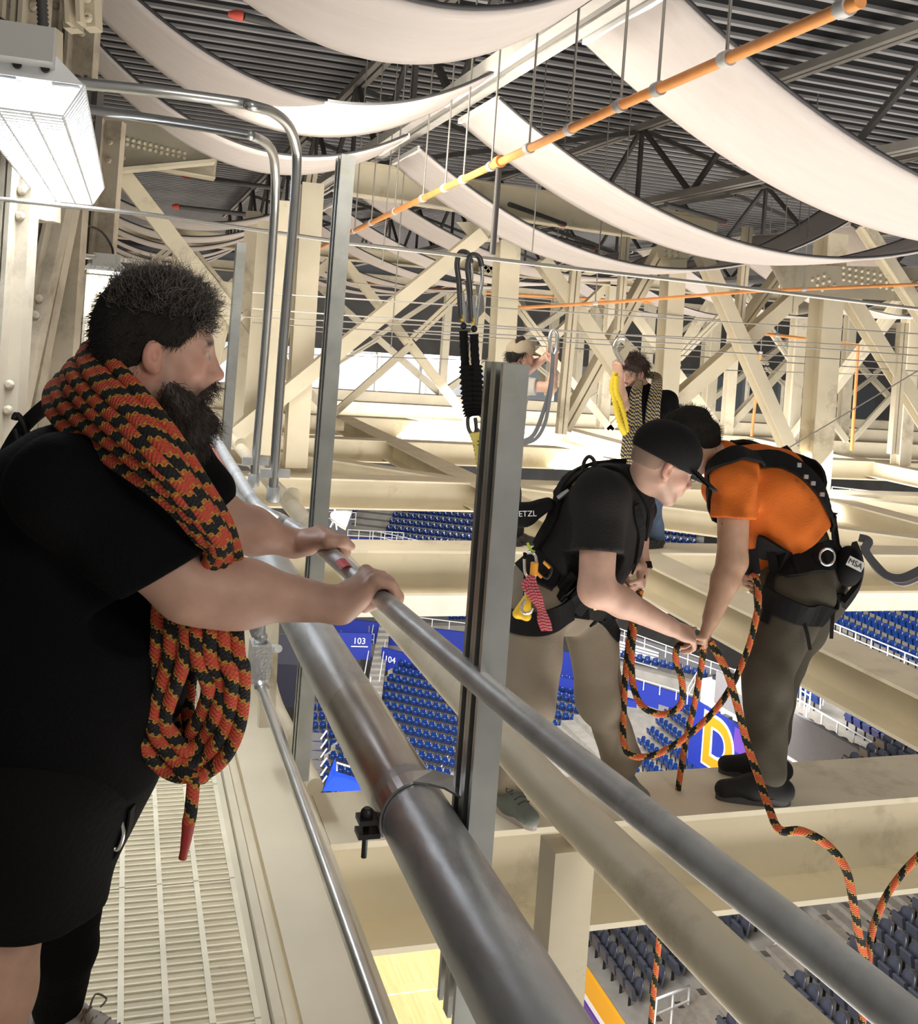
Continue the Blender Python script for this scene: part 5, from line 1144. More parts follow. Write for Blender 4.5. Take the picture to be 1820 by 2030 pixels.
# harness seen at his back and hip
hb = MB(); hb.ribbon(spline([px(-30, 990, 2.15), px(10, 905, 2.2), px(52, 840, 2.2), px(110, 800, 2.1), px(160, 850, 1.98)], 6), FWD*-1 - RGT*.5 + UPV*.4, .042, .006); hb.build('harness_strap', BLKW, P1)
e = MB().tube(spline([px(28, 832, 2.18), px(34, 822, 2.18), px(52, 850, 2.18), px(56, 890, 2.18), px(40, 880, 2.18), px(30, 850, 2.18)], 5), .007, 8); e.build('back_ring', BLACKM, P1)
MB().frame_box(px(10, 915, 2.14), RGT, FWD, UPV, .012, .012, .022).build('orange_buckle', mat('orange_plastic', (.85, .36, .03), .4), P1, label='orange plastic buckle')
e = MB().tube(spline([px(30, 1352, 1.86), px(45, 1345, 1.85), px(82, 1388, 1.85), px(78, 1420, 1.85), px(40, 1442, 1.85), px(8, 1428, 1.85), px(-8, 1400, 1.86)], 6), .0042, 8); e.build('hip_ring', BLACKM, P1)
e = MB(); e.ribbon(spline([px(262, 1600, 1.99), px(256, 1640, 1.99), px(240, 1680, 1.99), px(222, 1700, 1.99)], 5), RGT, .03, .004); e.build('hip_webbing', BLKW, P1)
e = MB().tube(spline([px(238, 1620, 1.97), px(226, 1640, 1.97), px(220, 1670, 1.97), px(232, 1684, 1.97), px(244, 1655, 1.97), px(240, 1625, 1.97)], 5), .0045, 8); e.build('hip_carabiner', CHROME, P1)
# ---- the rope coil over his neck
RP = thing('climbing_rope', 'red, black and yellow rope coil hung round the bearded man\'s neck', 'rope', px(380, 1540, 1.9))
RU = random.Random(5)
def rope(par, pts, r, m=None, n=6, seg=10, name='rope_strand', closed=False, label=None):
    return MB().tube(spline(pts, n, closed), r, seg, closed, uv=True, u0=RU.random()*3).build(name, m or ROPE_R, par, label=label)
rj = random.Random(12); NS = 7
for i in range(NS):
    s_ = i/(NS-1); s2 = s_ + rj.uniform(-.04, .04); J = lambda q=3: rj.uniform(-q, q)
    dd = lambda base, bulge=.05: base - bulge*math.sin(math.pi*s_)
    L_ = lambda a, b: (a[0] + (b[0]-a[0])*s2 + J(), a[1] + (b[1]-a[1])*s2 + J())
    A = [((238, 700), (150, 830), 2.20), ((205, 672), (112, 765), 2.14), ((190, 668), (100, 805), 2.04), ((218, 715), (150, 858), 1.93), ((275, 778), (218, 905), 1.84), ((338, 862), (290, 955), 1.80), ((392, 945), (350, 1010), 1.82), ((436, 1022), (396, 1064), 1.86), ((458, 1075), (412, 1100), 1.90), ((470, 1135), (345, 1150), 1.98)]
    pts = [px(*L_(a, b), dd(d)) for a, b, d in A]
    # below the arm the seven strands fan into nested loops
    bx = (318 + (1-s_)*150) ; k_ = min(i, NS-1-i)
    pts += [px(bx + J(), 1200, dd(1.97, .03)), px(bx - 6 + (1-s_)*8 + J(), 1300, dd(1.97, .03))]
    if s_ > .5: lo = [(275 + 26*k_, 1430 - 6*k_), (302 + 20*k_, 1500 - 20*k_), (352 + 8*k_, 1536 - 24*k_), (410 - 4*k_, 1524 - 26*k_), (452 - 16*k_, 1470 - 20*k_), (470 - 22*k_, 1380), (462 - 24*k_, 1260), (440 - 22*k_, 1150)]
    else: lo = [(484 - 24*k_, 1330 + 10*k_), (476 - 24*k_, 1430 - 8*k_), (446 - 18*k_, 1498 - 22*k_), (398 - 8*k_, 1535 - 26*k_), (340 + 12*k_, 1520 - 24*k_), (300 + 24*k_, 1450 - 16*k_), (300 + 26*k_, 1330), (330 + 20*k_, 1180)]
    pts += [px(u + J(2), v + J(2), 1.97 + .02*q + (.03 if q > 4 else 0) + rj.uniform(-.012, .012)) for q, (u, v) in enumerate(lo)]
    rope(RP, pts, .0148, n=7)
rope(RP, [px(352, 1520, 1.95), px(372, 1538, 1.94), px(398, 1542, 1.95), px(410, 1530, 1.96)], .0128)
tl = [px(384, 1538, 1.94), px(382, 1570, 1.94), px(378, 1610, 1.94), px(374, 1630, 1.94)]; rope(RP, tl, .0128)
MB().tube(spline([px(374, 1628, 1.94), px(370, 1660, 1.94), px(362, 1702, 1.94)], 5), [.0128, .0125, .012, .0115, .011, .0105, .010, .009, .008, .008, .008], 10).build('whipped_end', mat('red_whipping', (.36, .03, .025), .6), RP, label='plain dark red whipped rope end')
# ------------------------------------------------------------------ the two workers bending over the beam
KHAKI = mat('khaki_cloth', (.235, .195, .145), .9, var=.06, vscale=9, bump=.25, bscale=200)
OLIVEC = mat('olive_cloth', (.058, .049, .033), .9, var=.08, vscale=9, bump=.25, bscale=200)
CHARC = mat('charcoal_jersey', (.015, .0135, .014), .85, spec=.3, bump=.3, bscale=140, var=.12, vscale=4)
ORGC = mat('orange_jersey', (.62, .145, .022), .9, spec=.2, bump=.3, bscale=160, var=.06, vscale=8)
GREYC = mat('grey_jersey', (.42, .40, .37), .9, bump=.2, bscale=160)
GOLD = mat('gold_anodised', (.80, .50, .10), .3, .85)
ORPL = mat('orange_plastic', (.85, .36, .03), .4)
YELL = mat('yellow_plastic', (.90, .58, .03), .4)
ORSP = mat('orange_anodised', (.90, .40, .06), .35, .3)
def figure(h, trunk, rT, sh, arms, legs, neck, rA=(.052, .046, .040, .028), rL=(.085, .058, .042)):
    """bare body under the clothes: trunk points, shoulders, arms (shoulder, elbow, wrist), legs (hip, knee, ankle)"""
    P = [nv(p) for p in trunk] + [nv(q) for l in legs for q in l] + [nv(neck)]
    F = Field(np.min(P, 0) - .25, np.max(P, 0) + .25, h); F.chain([nv(p) for p in trunk], rT, .05); F.cap(nv(trunk[-1]), nv(neck), .09, .055, .05); F.cap(nv(sh[0]), nv(sh[1]), .055, .055, .05)
    for l in legs: F.chain([nv(p) for p in l], rL, .03); F.ell(nv(l[1])*.62 + nv(l[2])*.38, (.05, .05, .1), k=.03)
    return F
def arm(h, S_, E_, W_, tip, r=(.050, .044, .040, .027)):
    S_, E_, W_ = nv(S_), nv(E_), nv(W_); F = arm_field([S_, E_, W_, tip], 0, h, .14); F.cap(S_, E_, r[0], r[1], .02); m_ = E_*.66 + W_*.34; F.chain([E_, m_, W_], [r[1]*.96, r[2], r[3]], .025); return F
def fist(F, W_, D, n, side, sc=1.0, curl=(62, 78, 52)):
    D = unit(D); W_ = nv(W_); return hand(F, W_, W_ + D*.092*sc, curl, side, n, sc=sc)
# ---- polo: charcoal tee and cap
P2 = thing('person', 'worker in black cap, dark tee and tan trousers, bending right over a rope', 'person', pz(1120, 1600, 0))
sk2 = (.60, .375, .29)
H2 = Head(px(1316, 918, 3.80), RGT*.90 - UPV*.34 + FWD*.16, UPV*.93 + RGT*.36, 1.12)
hip2 = nv(px(1118, 1172, 3.95)); ch2 = nv(px(1190, 1020, 3.92)); nk2 = nv(px(1250, 962, 3.90))
sR2, sL2 = nv(px(1190, 985, 3.74)), nv(px(1245, 1010, 4.08))
eR2, wR2 = nv(px(1182, 1168, 3.66)), nv(px(1330, 1243, 3.78))
eL2, wL2 = nv(px(1258, 1040, 4.12)), nv(px(1276, 1122, 4.06))
hR2, kR2, aR2 = nv(px(1066, 1195, 3.84)), nv(px(1052, 1385, 3.74)), nv(px(996, 1572, 3.60))
hL2, kL2, aL2 = nv(px(1160, 1195, 4.04)), nv(px(1190, 1380, 4.06)), nv(px(1222, 1532, 4.08))
g1, g2 = nv(pz(998, 1606, 0)), nv(pz(1232, 1566, 0)); aR2 = np.array([g1[0], g1[1], .11]); aL2 = np.array([g2[0], g2[1], .11])
F2h = Field(H2.c - .24, H2.c + .22, .0055); H2.build(F2h, nk2, .058)
Fa1 = arm(.0055, sR2, eR2, wR2, px(1400, 1265, 3.8), (.070, .064, .052, .034)); fist(Fa1, wR2, nv(px(1380, 1262, 3.82)) - wR2, UPV + RGT*.3 - FWD*.5, 1, 1.1, (48, 62, 40))
Fa2 = arm(.0055, sL2, eL2, wL2, px(1275, 1165, 4.0)); fist(Fa2, wL2, nv(px(1272, 1158, 4.0)) - wL2, RGT*.8 - FWD*.4, -1, .95)
Fb2 = figure(.010, [hip2, ch2], (.13, .13), (sR2, sL2), [], [(hR2, kR2, aR2), (hL2, kL2, aL2)], nk2)
skin_mesh('body', [F2h, Fa1, Fa2, Fb2], SKIN, P2, 1, color=lambda V: H2.tint(V, sk2, .35, stub=(.30, .20, .15)))
def shirt(par, m, hip, ch, nk, sR, eR, sL, eL, r=(.155, .165), slv=.58, slv2=.58, rs_=.072, seed=1, hem=None, wr=.003, h=.008, flare=1.0, belly=None, dirs=None):
    hip, ch, nk, sR, eR, sL, eL = map(nv, (hip, ch, nk, sR, eR, sL, eL)); Q = [hip, ch, nk, sR, sL, eR, eL]
    F = Field(np.min(Q, 0) - .26, np.max(Q, 0) + .26, h); T = sL - sR; T = unit(T)
    F.cap(hip, ch, r[0], r[1], .05, flat=None); F.cap(ch, nk, r[1]*.86, .078, .07)
    F.cap(sR, sL, rs_*1.1, rs_*1.1, .07)
    if belly is not None: F.ell(belly[0], belly[1], unit(ch-hip), T, .06)
    for s_, e_, f_ in ((sR, eR, slv), (sL, eL, slv2)):
        en = s_ + (e_-s_)*(f_+.18); F.cap(s_, en, rs_, rs_*.95*flare, .035)
    F.wrinkle(wr, 46, seed, dirs)
    sl, X, Y, Z = F.win(F.lo, F.lo + F.h*F.n)
    for s_, e_, f_ in ((sR, eR, slv), (sL, eL, slv2)):
        c = s_ + (e_-s_)*f_; d = unit(e_-s_); dd = (X-c[0])*d[0] + (Y-c[1])*d[1] + (Z-c[2])*d[2]; q2 = (X-c[0])**2 + (Y-c[1])**2 + (Z-c[2])**2; near = (q2 < .19**2) & (q2 - dd*dd < (rs_*1.45)**2)
        F.F = np.where(near, np.maximum(F.F, dd), F.F).astype(np.float32)
    d = unit(ch-hip) if hem is None else unit(hem[1]); c = hip if hem is None else nv(hem[0]); F.cut(c, -d)
    skin_mesh('shirt', [F], m, par, 2); return F
def trousers(par, m, hip, legs, rw=.155, rt=.115, rk=.085, ra=.070, seed=2, wr=.004, top=None, end=.04, h=.008, seat=None):
    hip = nv(hip); Q = [hip] + [nv(p) for l in legs for p in l]; F = Field(np.min(Q, 0) - .25, np.max(Q, 0) + .22, h)
    F.cap(hip + np.array([0, 0, .06]) if top is None else nv(top), hip, rw*.95, rw, .05)
    if seat is not None: F.ell(seat, (.12, .13, .13), k=.05)
    for l in legs:
        a, b, c = map(nv, l); F.chain([a, b, c + (b-c)*end], [rt, rk, ra], .045); F.cap(hip, a, rw*.8, rt, .05)
    F.wrinkle(wr, 36, seed, (1, .5, .35))
    c0 = min(nv(l[2])[2] for l in legs); F.cut((0, 0, c0 - .055), (0, 0, -1))
    skin_mesh('trousers', [F], m, par, 2); return F
C2 = [shirt(P2, CHARC, hip2 + (ch2-hip2)*-.05, ch2, nk2, sR2, eR2, sL2, eL2, (.168, .178), .60, .6, .092, 3, flare=1.12, h=.0075, belly=(nv(px(1165, 1090, 3.9)), (.22, .165, .165)))]
C2.append(trousers(P2, KHAKI, hip2, [(hR2, kR2, aR2), (hL2, kL2, aL2)], .150, .112, .094, .080, 4, .009, seat=nv(px(1080, 1165, 3.92))))
GRNS = mat('green_grey_shoe', (.16, .185, .165), .75, bump=.3, bscale=260)
shoe(P2, aR2, RGT*.55 - FWD*.75, GRNS, mat('pale_sole', (.45, .40, .36), .6), 1.0, lace=mat('dark_lace', (.05, .06, .055), .7))
shoe(P2, aL2 - nv(RGT)*.03, RGT*.4 - FWD*.6, GRNS, mat('pale_sole', (.45, .40, .36), .6), 1.0)
def cap_hat(H, par, m, brim=.085, name='cap', r=1.0, panel=None):
    F = Field(H.c - .24*H.sc, H.c + .26*H.sc, .005); q = H.sc
    F.ell(H.p(-.008, 0, .045), [.116*q*r, .094*q*r, .098*q], H.f, H.l, 0); d = unit(-H.u - H.f*.05); F.cut(H.p(0, 0, .008), d)
    o = skin_mesh(name, [F], m, par, 1)
    b = MB(); P = []
    for i in range(13):
        a = math.radians(-66 + 11*i); P.append((H.p(.008 + .100*math.cos(a)*r, .090*math.sin(a)*r, .018), H.p(.060 + (.088 + brim*.5)*math.cos(a)**.6 if math.cos(a) > 0 else .06, .084*math.sin(a), .010 - .030*(1 - abs(math.sin(a))) - .022*math.sin(a)**2)))
    vs = [x for a, c in P for x in (a, c)] + [x + H.u*.006 for a, c in P for x in (a, c)]; n = len(P); fs = []
    for i in range(n-1): fs += [(2*i, 2*i+1, 2*i+3, 2*i+2), (2*n+2*i, 2*n+2*i+2, 2*n+2*i+3, 2*n+2*i+1), (2*i+1, 2*n+2*i+1, 2*n+2*i+3, 2*i+3)]
    b.add(vs, fs, True).build('brim', m, o); MB().ball(H.p(-.008, 0, .045 + .098), .008, 8).build('button', m, o); return o
cap_hat(H2, P2, mat('black_cap_cloth', (.008, .008, .009), .85, spec=.25, bump=.3, bscale=200), .11, r=1.04)
hair_cap(H2, P2, mat('cropped_brown_hair', (.30, .20, .15), .8), .003, .02, -.035, .001, 60, h=.006)
g = MB(); g.tube([H2.p(.0, -.082, .005), H2.p(.092, -.060, .008), H2.p(.096, -.05, .006)], .0014, 6)
for y_ in (-1, 1):
    g.tube([H2.p(.102 + .0*i, y_*(.034 + .022*math.cos(i*.524)), .0 + .017*math.sin(i*.524)) for i in range(12)], .0013, 5, closed=True)
g.tube([H2.p(.103, -.012, .004), H2.p(.106, 0, .007), H2.p(.103, .012, .004)], .0013, 5); g.build('spectacles', BLACKM, P2)
MB().tube([wL2 - unit(wL2-eL2)*.012, wL2 + unit(wL2-eL2)*.014], .034, 16).build('watch', BLKW, P2)
# harness
def strap(par, pts, nrm, w_, t=.006, m=None, name='harness_strap', n=6):
    P = spline(pts, n); N_ = nrm
    if not name.startswith(('lanyard', 'strap_tail', 'chest_pouch', 'seat')):
        P, q = snap(C2 if par == P2 else C3, P, t*.5 + .003); N_ = [a if a is not None else Vector(nrm) for a in q]
    return MB().ribbon(P, N_, w_, t).build(name, m or BLKW, par)
def ring(c, ax_, R, rt, m, par, name, n=20, sy=1.0, up=None):
    c = Vector(c); A = Vector(ax_).normalized(); X = (Vector(up) if up is not None else Vector((0, 0, 1))); X = (X - A*X.dot(A)).normalized(); Y = A.cross(X)
    return MB().tube([c + X*(R*sy*math.cos(2*math.pi*i/n)) + Y*(R*math.sin(2*math.pi*i/n)) for i in range(n)], rt, 8, closed=True).build(name, m, par)
strap(P2, [px(1040, 1098, 3.88), px(1062, 1120, 3.80), px(1110, 1156, 3.77), px(1160, 1186, 3.80), px(1205, 1200, 3.90), px(1222, 1196, 4.0)], -FWD, .105, .012, name='waist_belt')
strap(P2, [px(1018, 1215, 3.86), px(1040, 1235, 3.73), px(1080, 1236, 3.70), px(1122, 1216, 3.74), px(1140, 1190, 3.82)], -FWD, .085, .010, name='thigh_strap')
strap(P2, [px(1150, 1208, 3.93), px(1185, 1218, 3.90), px(1215, 1240, 3.94), px(1226, 1262, 4.0)], -FWD, .05, .008, name='thigh_strap')
strap(P2, [px(1112, 990, 3.90), px(1150, 952, 3.86), px(1195, 922, 3.84), px(1235, 912, 3.82), px(1268, 955, 3.80), px(1283, 1010, 3.84), px(1275, 1062, 3.88)], -FWD*.75 + UPV*.7 - RGT*.2, .062, .010, name='shoulder_strap')
strap(P2, [px(1050, 1080, 3.86), px(1075, 1035, 3.84), px(1105, 995, 3.86), px(1150, 945, 3.92), px(1200, 915, 3.95), px(1245, 905, 3.95)], UPV*.7 - RGT*.6 - FWD*.3, .05, .014, name='back_strap')
strap(P2, [px(1240, 1000, 3.78), px(1262, 1060, 3.82), px(1248, 1130, 3.86)], -FWD, .04, .008, name='chest_strap')
Fq = Field(nv(px(1050, 1020, 3.85)) - .2, nv(px(1050, 1020, 3.85)) + .2, .006); Fq.chain([nv(px(1000, 1020, 3.85)), nv(px(1040, 1020, 3.84)), nv(px(1085, 1000, 3.86))], [.045, .042, .028], .02); Fq.ell(nv(px(1020, 1022, 3.84)), (.075, .035, .042), nv(RGT), nv(FWD), .02); Fq.wrinkle(.002, 60, 4)
pch = skin_mesh('pouch', [Fq], BLKW, P2, 1)
tp_ = px(1068, 1028, 3.775); text('PETZL', WTXT, pch, tp_ - RGT*.09, RGT*.99 + UPV*.10, UPV*.99 - RGT*.1, .030, 'lettering', .0008)
# back carabiner, side gear
cb = MB().tube(spline([px(1156, 938, 3.86), px(1158, 916, 3.86), px(1168, 905, 3.86), px(1178, 914, 3.86), px(1180, 932, 3.86)], 6), .0075, 8).build('back_carabiner', BLACKM, P2)
MB().tube([px(1158, 944, 3.83), px(1138, 966, 3.83)], .0115, 10).build('orange_sleeve', ORSP, P2); MB().tube([px(1128, 972, 3.83), px(1106, 988, 3.83)], .010, 8).build('buckle', CHROME, P2)
cb = MB().tube(spline([px(1046, 1096, 3.72), px(1056, 1096, 3.71), px(1063, 1106, 3.71), px(1062, 1138, 3.71), px(1054, 1148, 3.71), px(1042, 1136, 3.72), px(1040, 1108, 3.72)], 5), .0065, 8).build('side_carabiner', CHROME, P2)
pts = spline([px(1060, 1115, 3.70), px(1058, 1140, 3.70)], 14); MB().tube(pts, [.0135 + .002*(i % 2) for i in range(len(pts))], 10).build('orange_sleeve', ORSP, P2)
for (a, b) in (((1078, 1114, 3.72), (1090, 1126, 3.72)), ((1064, 1135, 3.70), (1074, 1145, 3.70))): MB().tube([px(*a), px(*b)], .006, 8).build('orange_trim', ORPL, P2)
MB().tube(spline([px(1078, 1112, 3.73), px(1094, 1126, 3.73), px(1086, 1146, 3.73), px(1074, 1142, 3.73)], 5), .005, 8).build('gear_loop', BLACKM, P2)
MB().tube(spline([px(1046, 1076, 3.78), px(1052, 1090, 3.77), px(1060, 1094, 3.77)], 5), .005, 6).build('lime_tab', mat('lime_trim', (.65, .85, .05), .5), P2)
CORD = rope_mat('red_white_cord', (.55, .03, .06), (.65, .22, .24), (.75, .5, .5), 90, 1, red_w=.7)
cd = MB()
for i in range(5):
    o_ = (i-2)*4; cd.tube(spline([px(1054 + o_*.5, 1142, 3.69), px(1050 + o_*1.6, 1160, 3.68), px(1062 + o_*1.3, 1184, 3.67), px(1072 + o_*.6, 1205, 3.67), px(1078 + o_*1.2, 1230, 3.66), px(1084 + o_*1.0, 1250, 3.66)], 6), .0062, 7, uv=True)
cd.build('red_cord_bundle', CORD, P2, kind='stuff')
MB().tube(spline([px(1040, 1095, 3.76), px(1041, 1140, 3.75), px(1040, 1180, 3.74)], 5), .006, 8).build('hanging_webbing', BLKW, P2)
de = thing('descender', 'yellow rope descender hanging from the tan trousers\' belt', 'device', px(1038, 1200, 3.72))
Fd = Field(nv(px(1036, 1205, 3.70)) - .1, nv(px(1036, 1205, 3.70)) + .1, .004); Fd.cap(nv(px(1046, 1186, 3.70)), nv(px(1044, 1222, 3.70)), .014, .016, .008); Fd.cap(nv(px(1042, 1188, 3.70)), nv(px(1026, 1216, 3.70)), .012, .018, .01); Fd.cap(nv(px(1026, 1218, 3.70)), nv(px(1044, 1222, 3.70)), .014, .015, .008)
skin_mesh('housing', [Fd], YELL, de, 1)
MB().tube(spline([px(1042, 1188, 3.665), px(1034, 1205, 3.66), px(1040, 1216, 3.66), px(1052, 1214, 3.665), px(1056, 1206, 3.67)], 5), .006, 8).build('handle', CHROME, de)
MB().tube(spline([px(1041, 1176, 3.71), px(1046, 1180, 3.70), px(1044, 1192, 3.69)], 4), .006, 8).build('eyelet', CHROME, de)
MB().tube(spline([px(1163, 1172, 3.80), px(1164, 1190, 3.79), px(1172, 1204, 3.79), px(1184, 1204, 3.79), px(1190, 1190, 3.80), px(1189, 1172, 3.82)], 6), .0085, 10).build('gold_carabiner', GOLD, P2)
for (a, b) in (((1288, 1003, 3.83), (1282, 1012, 3.83)), ((1256, 1022, 3.80), (1248, 1042, 3.80))): MB().tube([px(*a), px(*b)], .009, 6).build('orange_trim', ORPL, P2)

# ---- orange tee
P3 = thing('person', 'dark haired worker in orange tee and olive trousers, bending left over a rope', 'person', pz(1490, 1600, 0))
sk3 = (.52, .315, .215)
H3 = Head(px(1368, 880, 4.20), -RGT*.70 - UPV*.66 + FWD*.12, UPV*.72 - RGT*.62, 1.08)
hip3 = nv(px(1592, 1128, 4.30)); ch3 = nv(px(1515, 970, 4.24)); nk3 = nv(px(1432, 915, 4.22))
sL3, sR3 = nv(px(1455, 945, 4.08)), nv(px(1440, 965, 4.42)); eL3, wL3 = nv(px(1452, 1112, 4.02)), nv(px(1410, 1226, 3.94))
eR3, wR3 = nv(px(1470, 1080, 4.48)), nv(px(1482, 1130, 4.34))
hL3, kL3, aL3 = nv(px(1576, 1170, 4.18)), nv(px(1520, 1335, 4.12)), nv(px(1523, 1545, 4.14)); hR3, kR3, aR3 = nv(px(1610, 1165, 4.40)), nv(px(1540, 1330, 4.38)), nv(px(1530, 1500, 4.38))
g1, g2 = nv(pz(1520, 1590, 0)), nv(pz(1520, 1545, 0)); aL3 = np.array([g1[0], g1[1], .11]); aR3 = np.array([g2[0], g2[1], .11])
F3h = Field(H3.c - .24, H3.c + .22, .006); H3.build(F3h, nk3, .06)
Fa3 = arm(.0055, sL3, eL3, wL3, px(1395, 1275, 3.92), (.066, .058, .052, .034)); fist(Fa3, wL3, nv(px(1398, 1268, 3.90)) - wL3, RGT*.9 - FWD*.35, 1, 1.1, (70, 80, 50))
Fa4 = arm(.006, sR3, eR3, wR3, px(1482, 1150, 4.3)); fist(Fa4, wR3, nv(px(1474, 1150, 4.25)) - wR3, -RGT*.5 + FWD*.5, -1, .95)
Fb3 = figure(.010, [hip3, ch3], (.12, .12), (sL3, sR3), [], [(hL3, kL3, aL3), (hR3, kR3, aR3)], nk3)
skin_mesh('body', [F3h, Fa3, Fa4, Fb3], SKIN, P3, 1, color=lambda V: H3.tint(V, sk3, .4))
tt = MB(); tt.tube(spline([px(1430, 1038, 4.015), px(1440, 1044, 4.005), px(1436, 1056, 4.005), px(1444, 1052, 4.005)], 6), .0022, 5).build('tattoo', mat('ink', (.12, .09, .09), .6), P3)
C3 = [shirt(P3, ORGC, hip3 + (ch3-hip3)*.18, ch3, nk3, sL3, eL3, sR3, eR3, (.165, .172), .50, .55, .086, 6, hem=(px(1590, 1078, 4.2), nv(px(1500, 1000, 4.2)) - nv(px(1582, 1105, 4.2))), wr=.007, flare=1.1, belly=(nv(px(1550, 1010, 4.24)), (.26, .17, .17)), h=.007)]
C3.append(trousers(P3, OLIVEC, hip3, [(hL3, kL3, aL3), (hR3, kR3, aR3)], .160, .138, .096, .074, 8, .007, top=hip3 + (ch3-hip3)*.25, end=.06))
BSH = mat('black_trainer', (.010, .010, .011), .8, bump=.3, bscale=260); GSL = mat('dark_grey_sole', (.06, .06, .065), .6)
shoe(P3, aL3, -RGT, BSH, GSL, 1.12); shoe(P3, aR3, -RGT*.9 + FWD*.2, BSH, GSL, 1.08)
F = arm_field([aL3, aL3 + np.array([0, 0, .06])], 0, .006); F.cap(aL3 - np.array([0, 0, .01]), aL3 + np.array([0, 0, .04]), .050, .050); skin_mesh('sock', [F], mat('pale_sock', (.55, .48, .42), .9), P3, 1)
hr3, _ = hair_cap(H3, P3, HAIRD, .014, .03, -.085, .004, 70, 5, h=.005)
P_, Q_ = _.mesh(); rs = np.random.RandomState(3); ii = rs.randint(0, len(P_), 1500)
strands('hair_tufts', HAIRD, hr3, [P_[i] for i in ii], [unit((P_[i]-H3.c)*2 + H3.f*-.2) for i in ii], .014, .0009, 4, .003, 60)
strap(P3, [px(1412, 960, 4.12), px(1418, 918, 4.05), px(1445, 893, 4.02), px(1500, 888, 4.04), px(1560, 905, 4.08), px(1610, 940, 4.10), px(1650, 985, 4.12), px(1678, 1030, 4.16), px(1692, 1075, 4.2)], UPV*.8 + RGT*.4 - FWD*.5, .075, .012, name='shoulder_strap')
strap(P3, [px(1440, 880, 4.30), px(1500, 880, 4.32), px(1560, 905, 4.32), px(1615, 945, 4.28), px(1660, 1000, 4.25), px(1690, 1060, 4.25), px(1698, 1100, 4.25)], UPV*.8 + RGT*.5, .08, .014, name='shoulder_strap')
strap(P3, [px(1412, 955, 4.10), px(1408, 1000, 4.13), px(1412, 1040, 4.18)], -RGT - FWD*.5, .05, .01, name='chest_strap')
strap(P3, [px(1492, 1095, 4.12), px(1530, 1110, 4.08), px(1590, 1112, 4.10), px(1650, 1100, 4.15), px(1700, 1086, 4.25)], -FWD, .115, .012, name='waist_belt')
strap(P3, [px(1508, 1178, 4.12), px(1540, 1200, 4.04), px(1590, 1215, 4.04), px(1640, 1214, 4.12), px(1668, 1196, 4.24)], -FWD, .085, .011, name='thigh_strap')
strap(P3, [px(1692, 1080, 4.22), px(1706, 1120, 4.22), px(1700, 1160, 4.22), px(1672, 1200, 4.2)], RGT - FWD*.5, .075, .02, name='seat_strap')
strap(P3, [px(1535, 1100, 4.06), px(1512, 1130, 4.06), px(1506, 1170, 4.06), px(1500, 1232, 4.04)], -FWD, .04, .008, name='thigh_strap')
for pts in ([(1590, 1225, 4.03), (1600, 1255, 4.02), (1606, 1288, 4.02)], [(1652, 1208, 4.08), (1650, 1235, 4.07), (1648, 1266, 4.07)]):
    strap(P3, [px(*p) for p in pts], -FWD, .014, .004, name='strap_tail')
Fq = Field(nv(px(1690, 1120, 4.2)) - .18, nv(px(1690, 1120, 4.2)) + .18, .007); Fq.ell(nv(px(1682, 1122, 4.18)), (.055, .06, .085), nv(RGT), nv(FWD), 0); Fq.wrinkle(.002, 50, 2)
pch = skin_mesh('pouch', [Fq], BLKW, P3, 1)
X_ = (RGT*.92 - UPV*.38).normalized(); Zt = (UPV*.92 + RGT*.38).normalized(); lbp = px(1696, 1118, 4.085)
MB().frame_box(lbp, X_, X_.cross(Zt), Zt, .034, .002, .020).build('label_patch', mat('grey_label', (.6, .6, .58), .6), pch)
text('MSA', mat('black_print', (.02, .02, .02), .6), pch, lbp - X_*.032 - Zt*.010 + X_.cross(Zt)*.004, X_, Zt, .032, 'lettering', .0006)
ring(px(1640, 1104, 4.06), -FWD, .030, .005, CHROME, P3, 'side_ring', sy=1.1)
for p in ((1584, 922, 4.02), (1598, 945, 4.02), (1612, 958, 4.02), (1630, 980, 4.03)): MB().frame_box(px(*p), RGT, FWD, UPV, .008, .006, .008).build('buckle', CHROME, P3)
strap(P3, [px(1703, 1066, 4.12), px(1722, 1072, 4.1), px(1716, 1092, 4.08), px(1738, 1122, 4.05), px(1760, 1142, 4.02), px(1790, 1146, 4.0), px(1830, 1128, 3.98)], UPV*.6 - FWD*.8, .034, .006, mat('grey_webbing', (.10, .105, .12), .7), 'lanyard_strap')
strap(P3, [px(1712, 1082, 4.16), px(1734, 1122, 4.1), px(1757, 1142, 4.06), px(1790, 1156, 4.04), px(1830, 1140, 4.0)], UPV*.7 - FWD*.6, .030, .005, mat('pale_webbing', (.34, .34, .37), .7), 'lanyard_strap')
strap(P3, [px(1486, 1090, 4.10), px(1490, 1120, 4.10), px(1492, 1138, 4.10)], -FWD, .06, .02, name='chest_pouch')

# ---- ropes of the two workers
def wrope(lb, pts, r=.0125, name='working_rope', m=None):
    P = [px(*p) for p in pts]; t = thing(name, lb, 'rope', P[0]); rope(t, P, r, m or ROPE_W, 8, 10); return t
wrope('orange black rope sagging from the orange worker\'s waist up to the tan worker\'s far hand', [(1486, 1136, 4.14), (1500, 1150, 4.02), (1504, 1190, 3.97), (1496, 1240, 3.95), (1474, 1310, 3.94), (1435, 1385, 3.92), (1380, 1445, 3.90), (1310, 1492, 3.90), (1258, 1500, 3.92), (1238, 1478, 3.95), (1236, 1420, 4.0), (1240, 1340, 4.02), (1250, 1250, 4.04), (1268, 1165, 4.02), (1274, 1140, 4.0)])
wrope('straight orange black rope dropping from both workers\' hands past the beam', [(1392, 1262, 3.93), (1394, 1295, 3.96), (1376, 1400, 4.05), (1350, 1525, 4.15), (1304, 1890, 4.2), (1288, 2060, 4.2)])
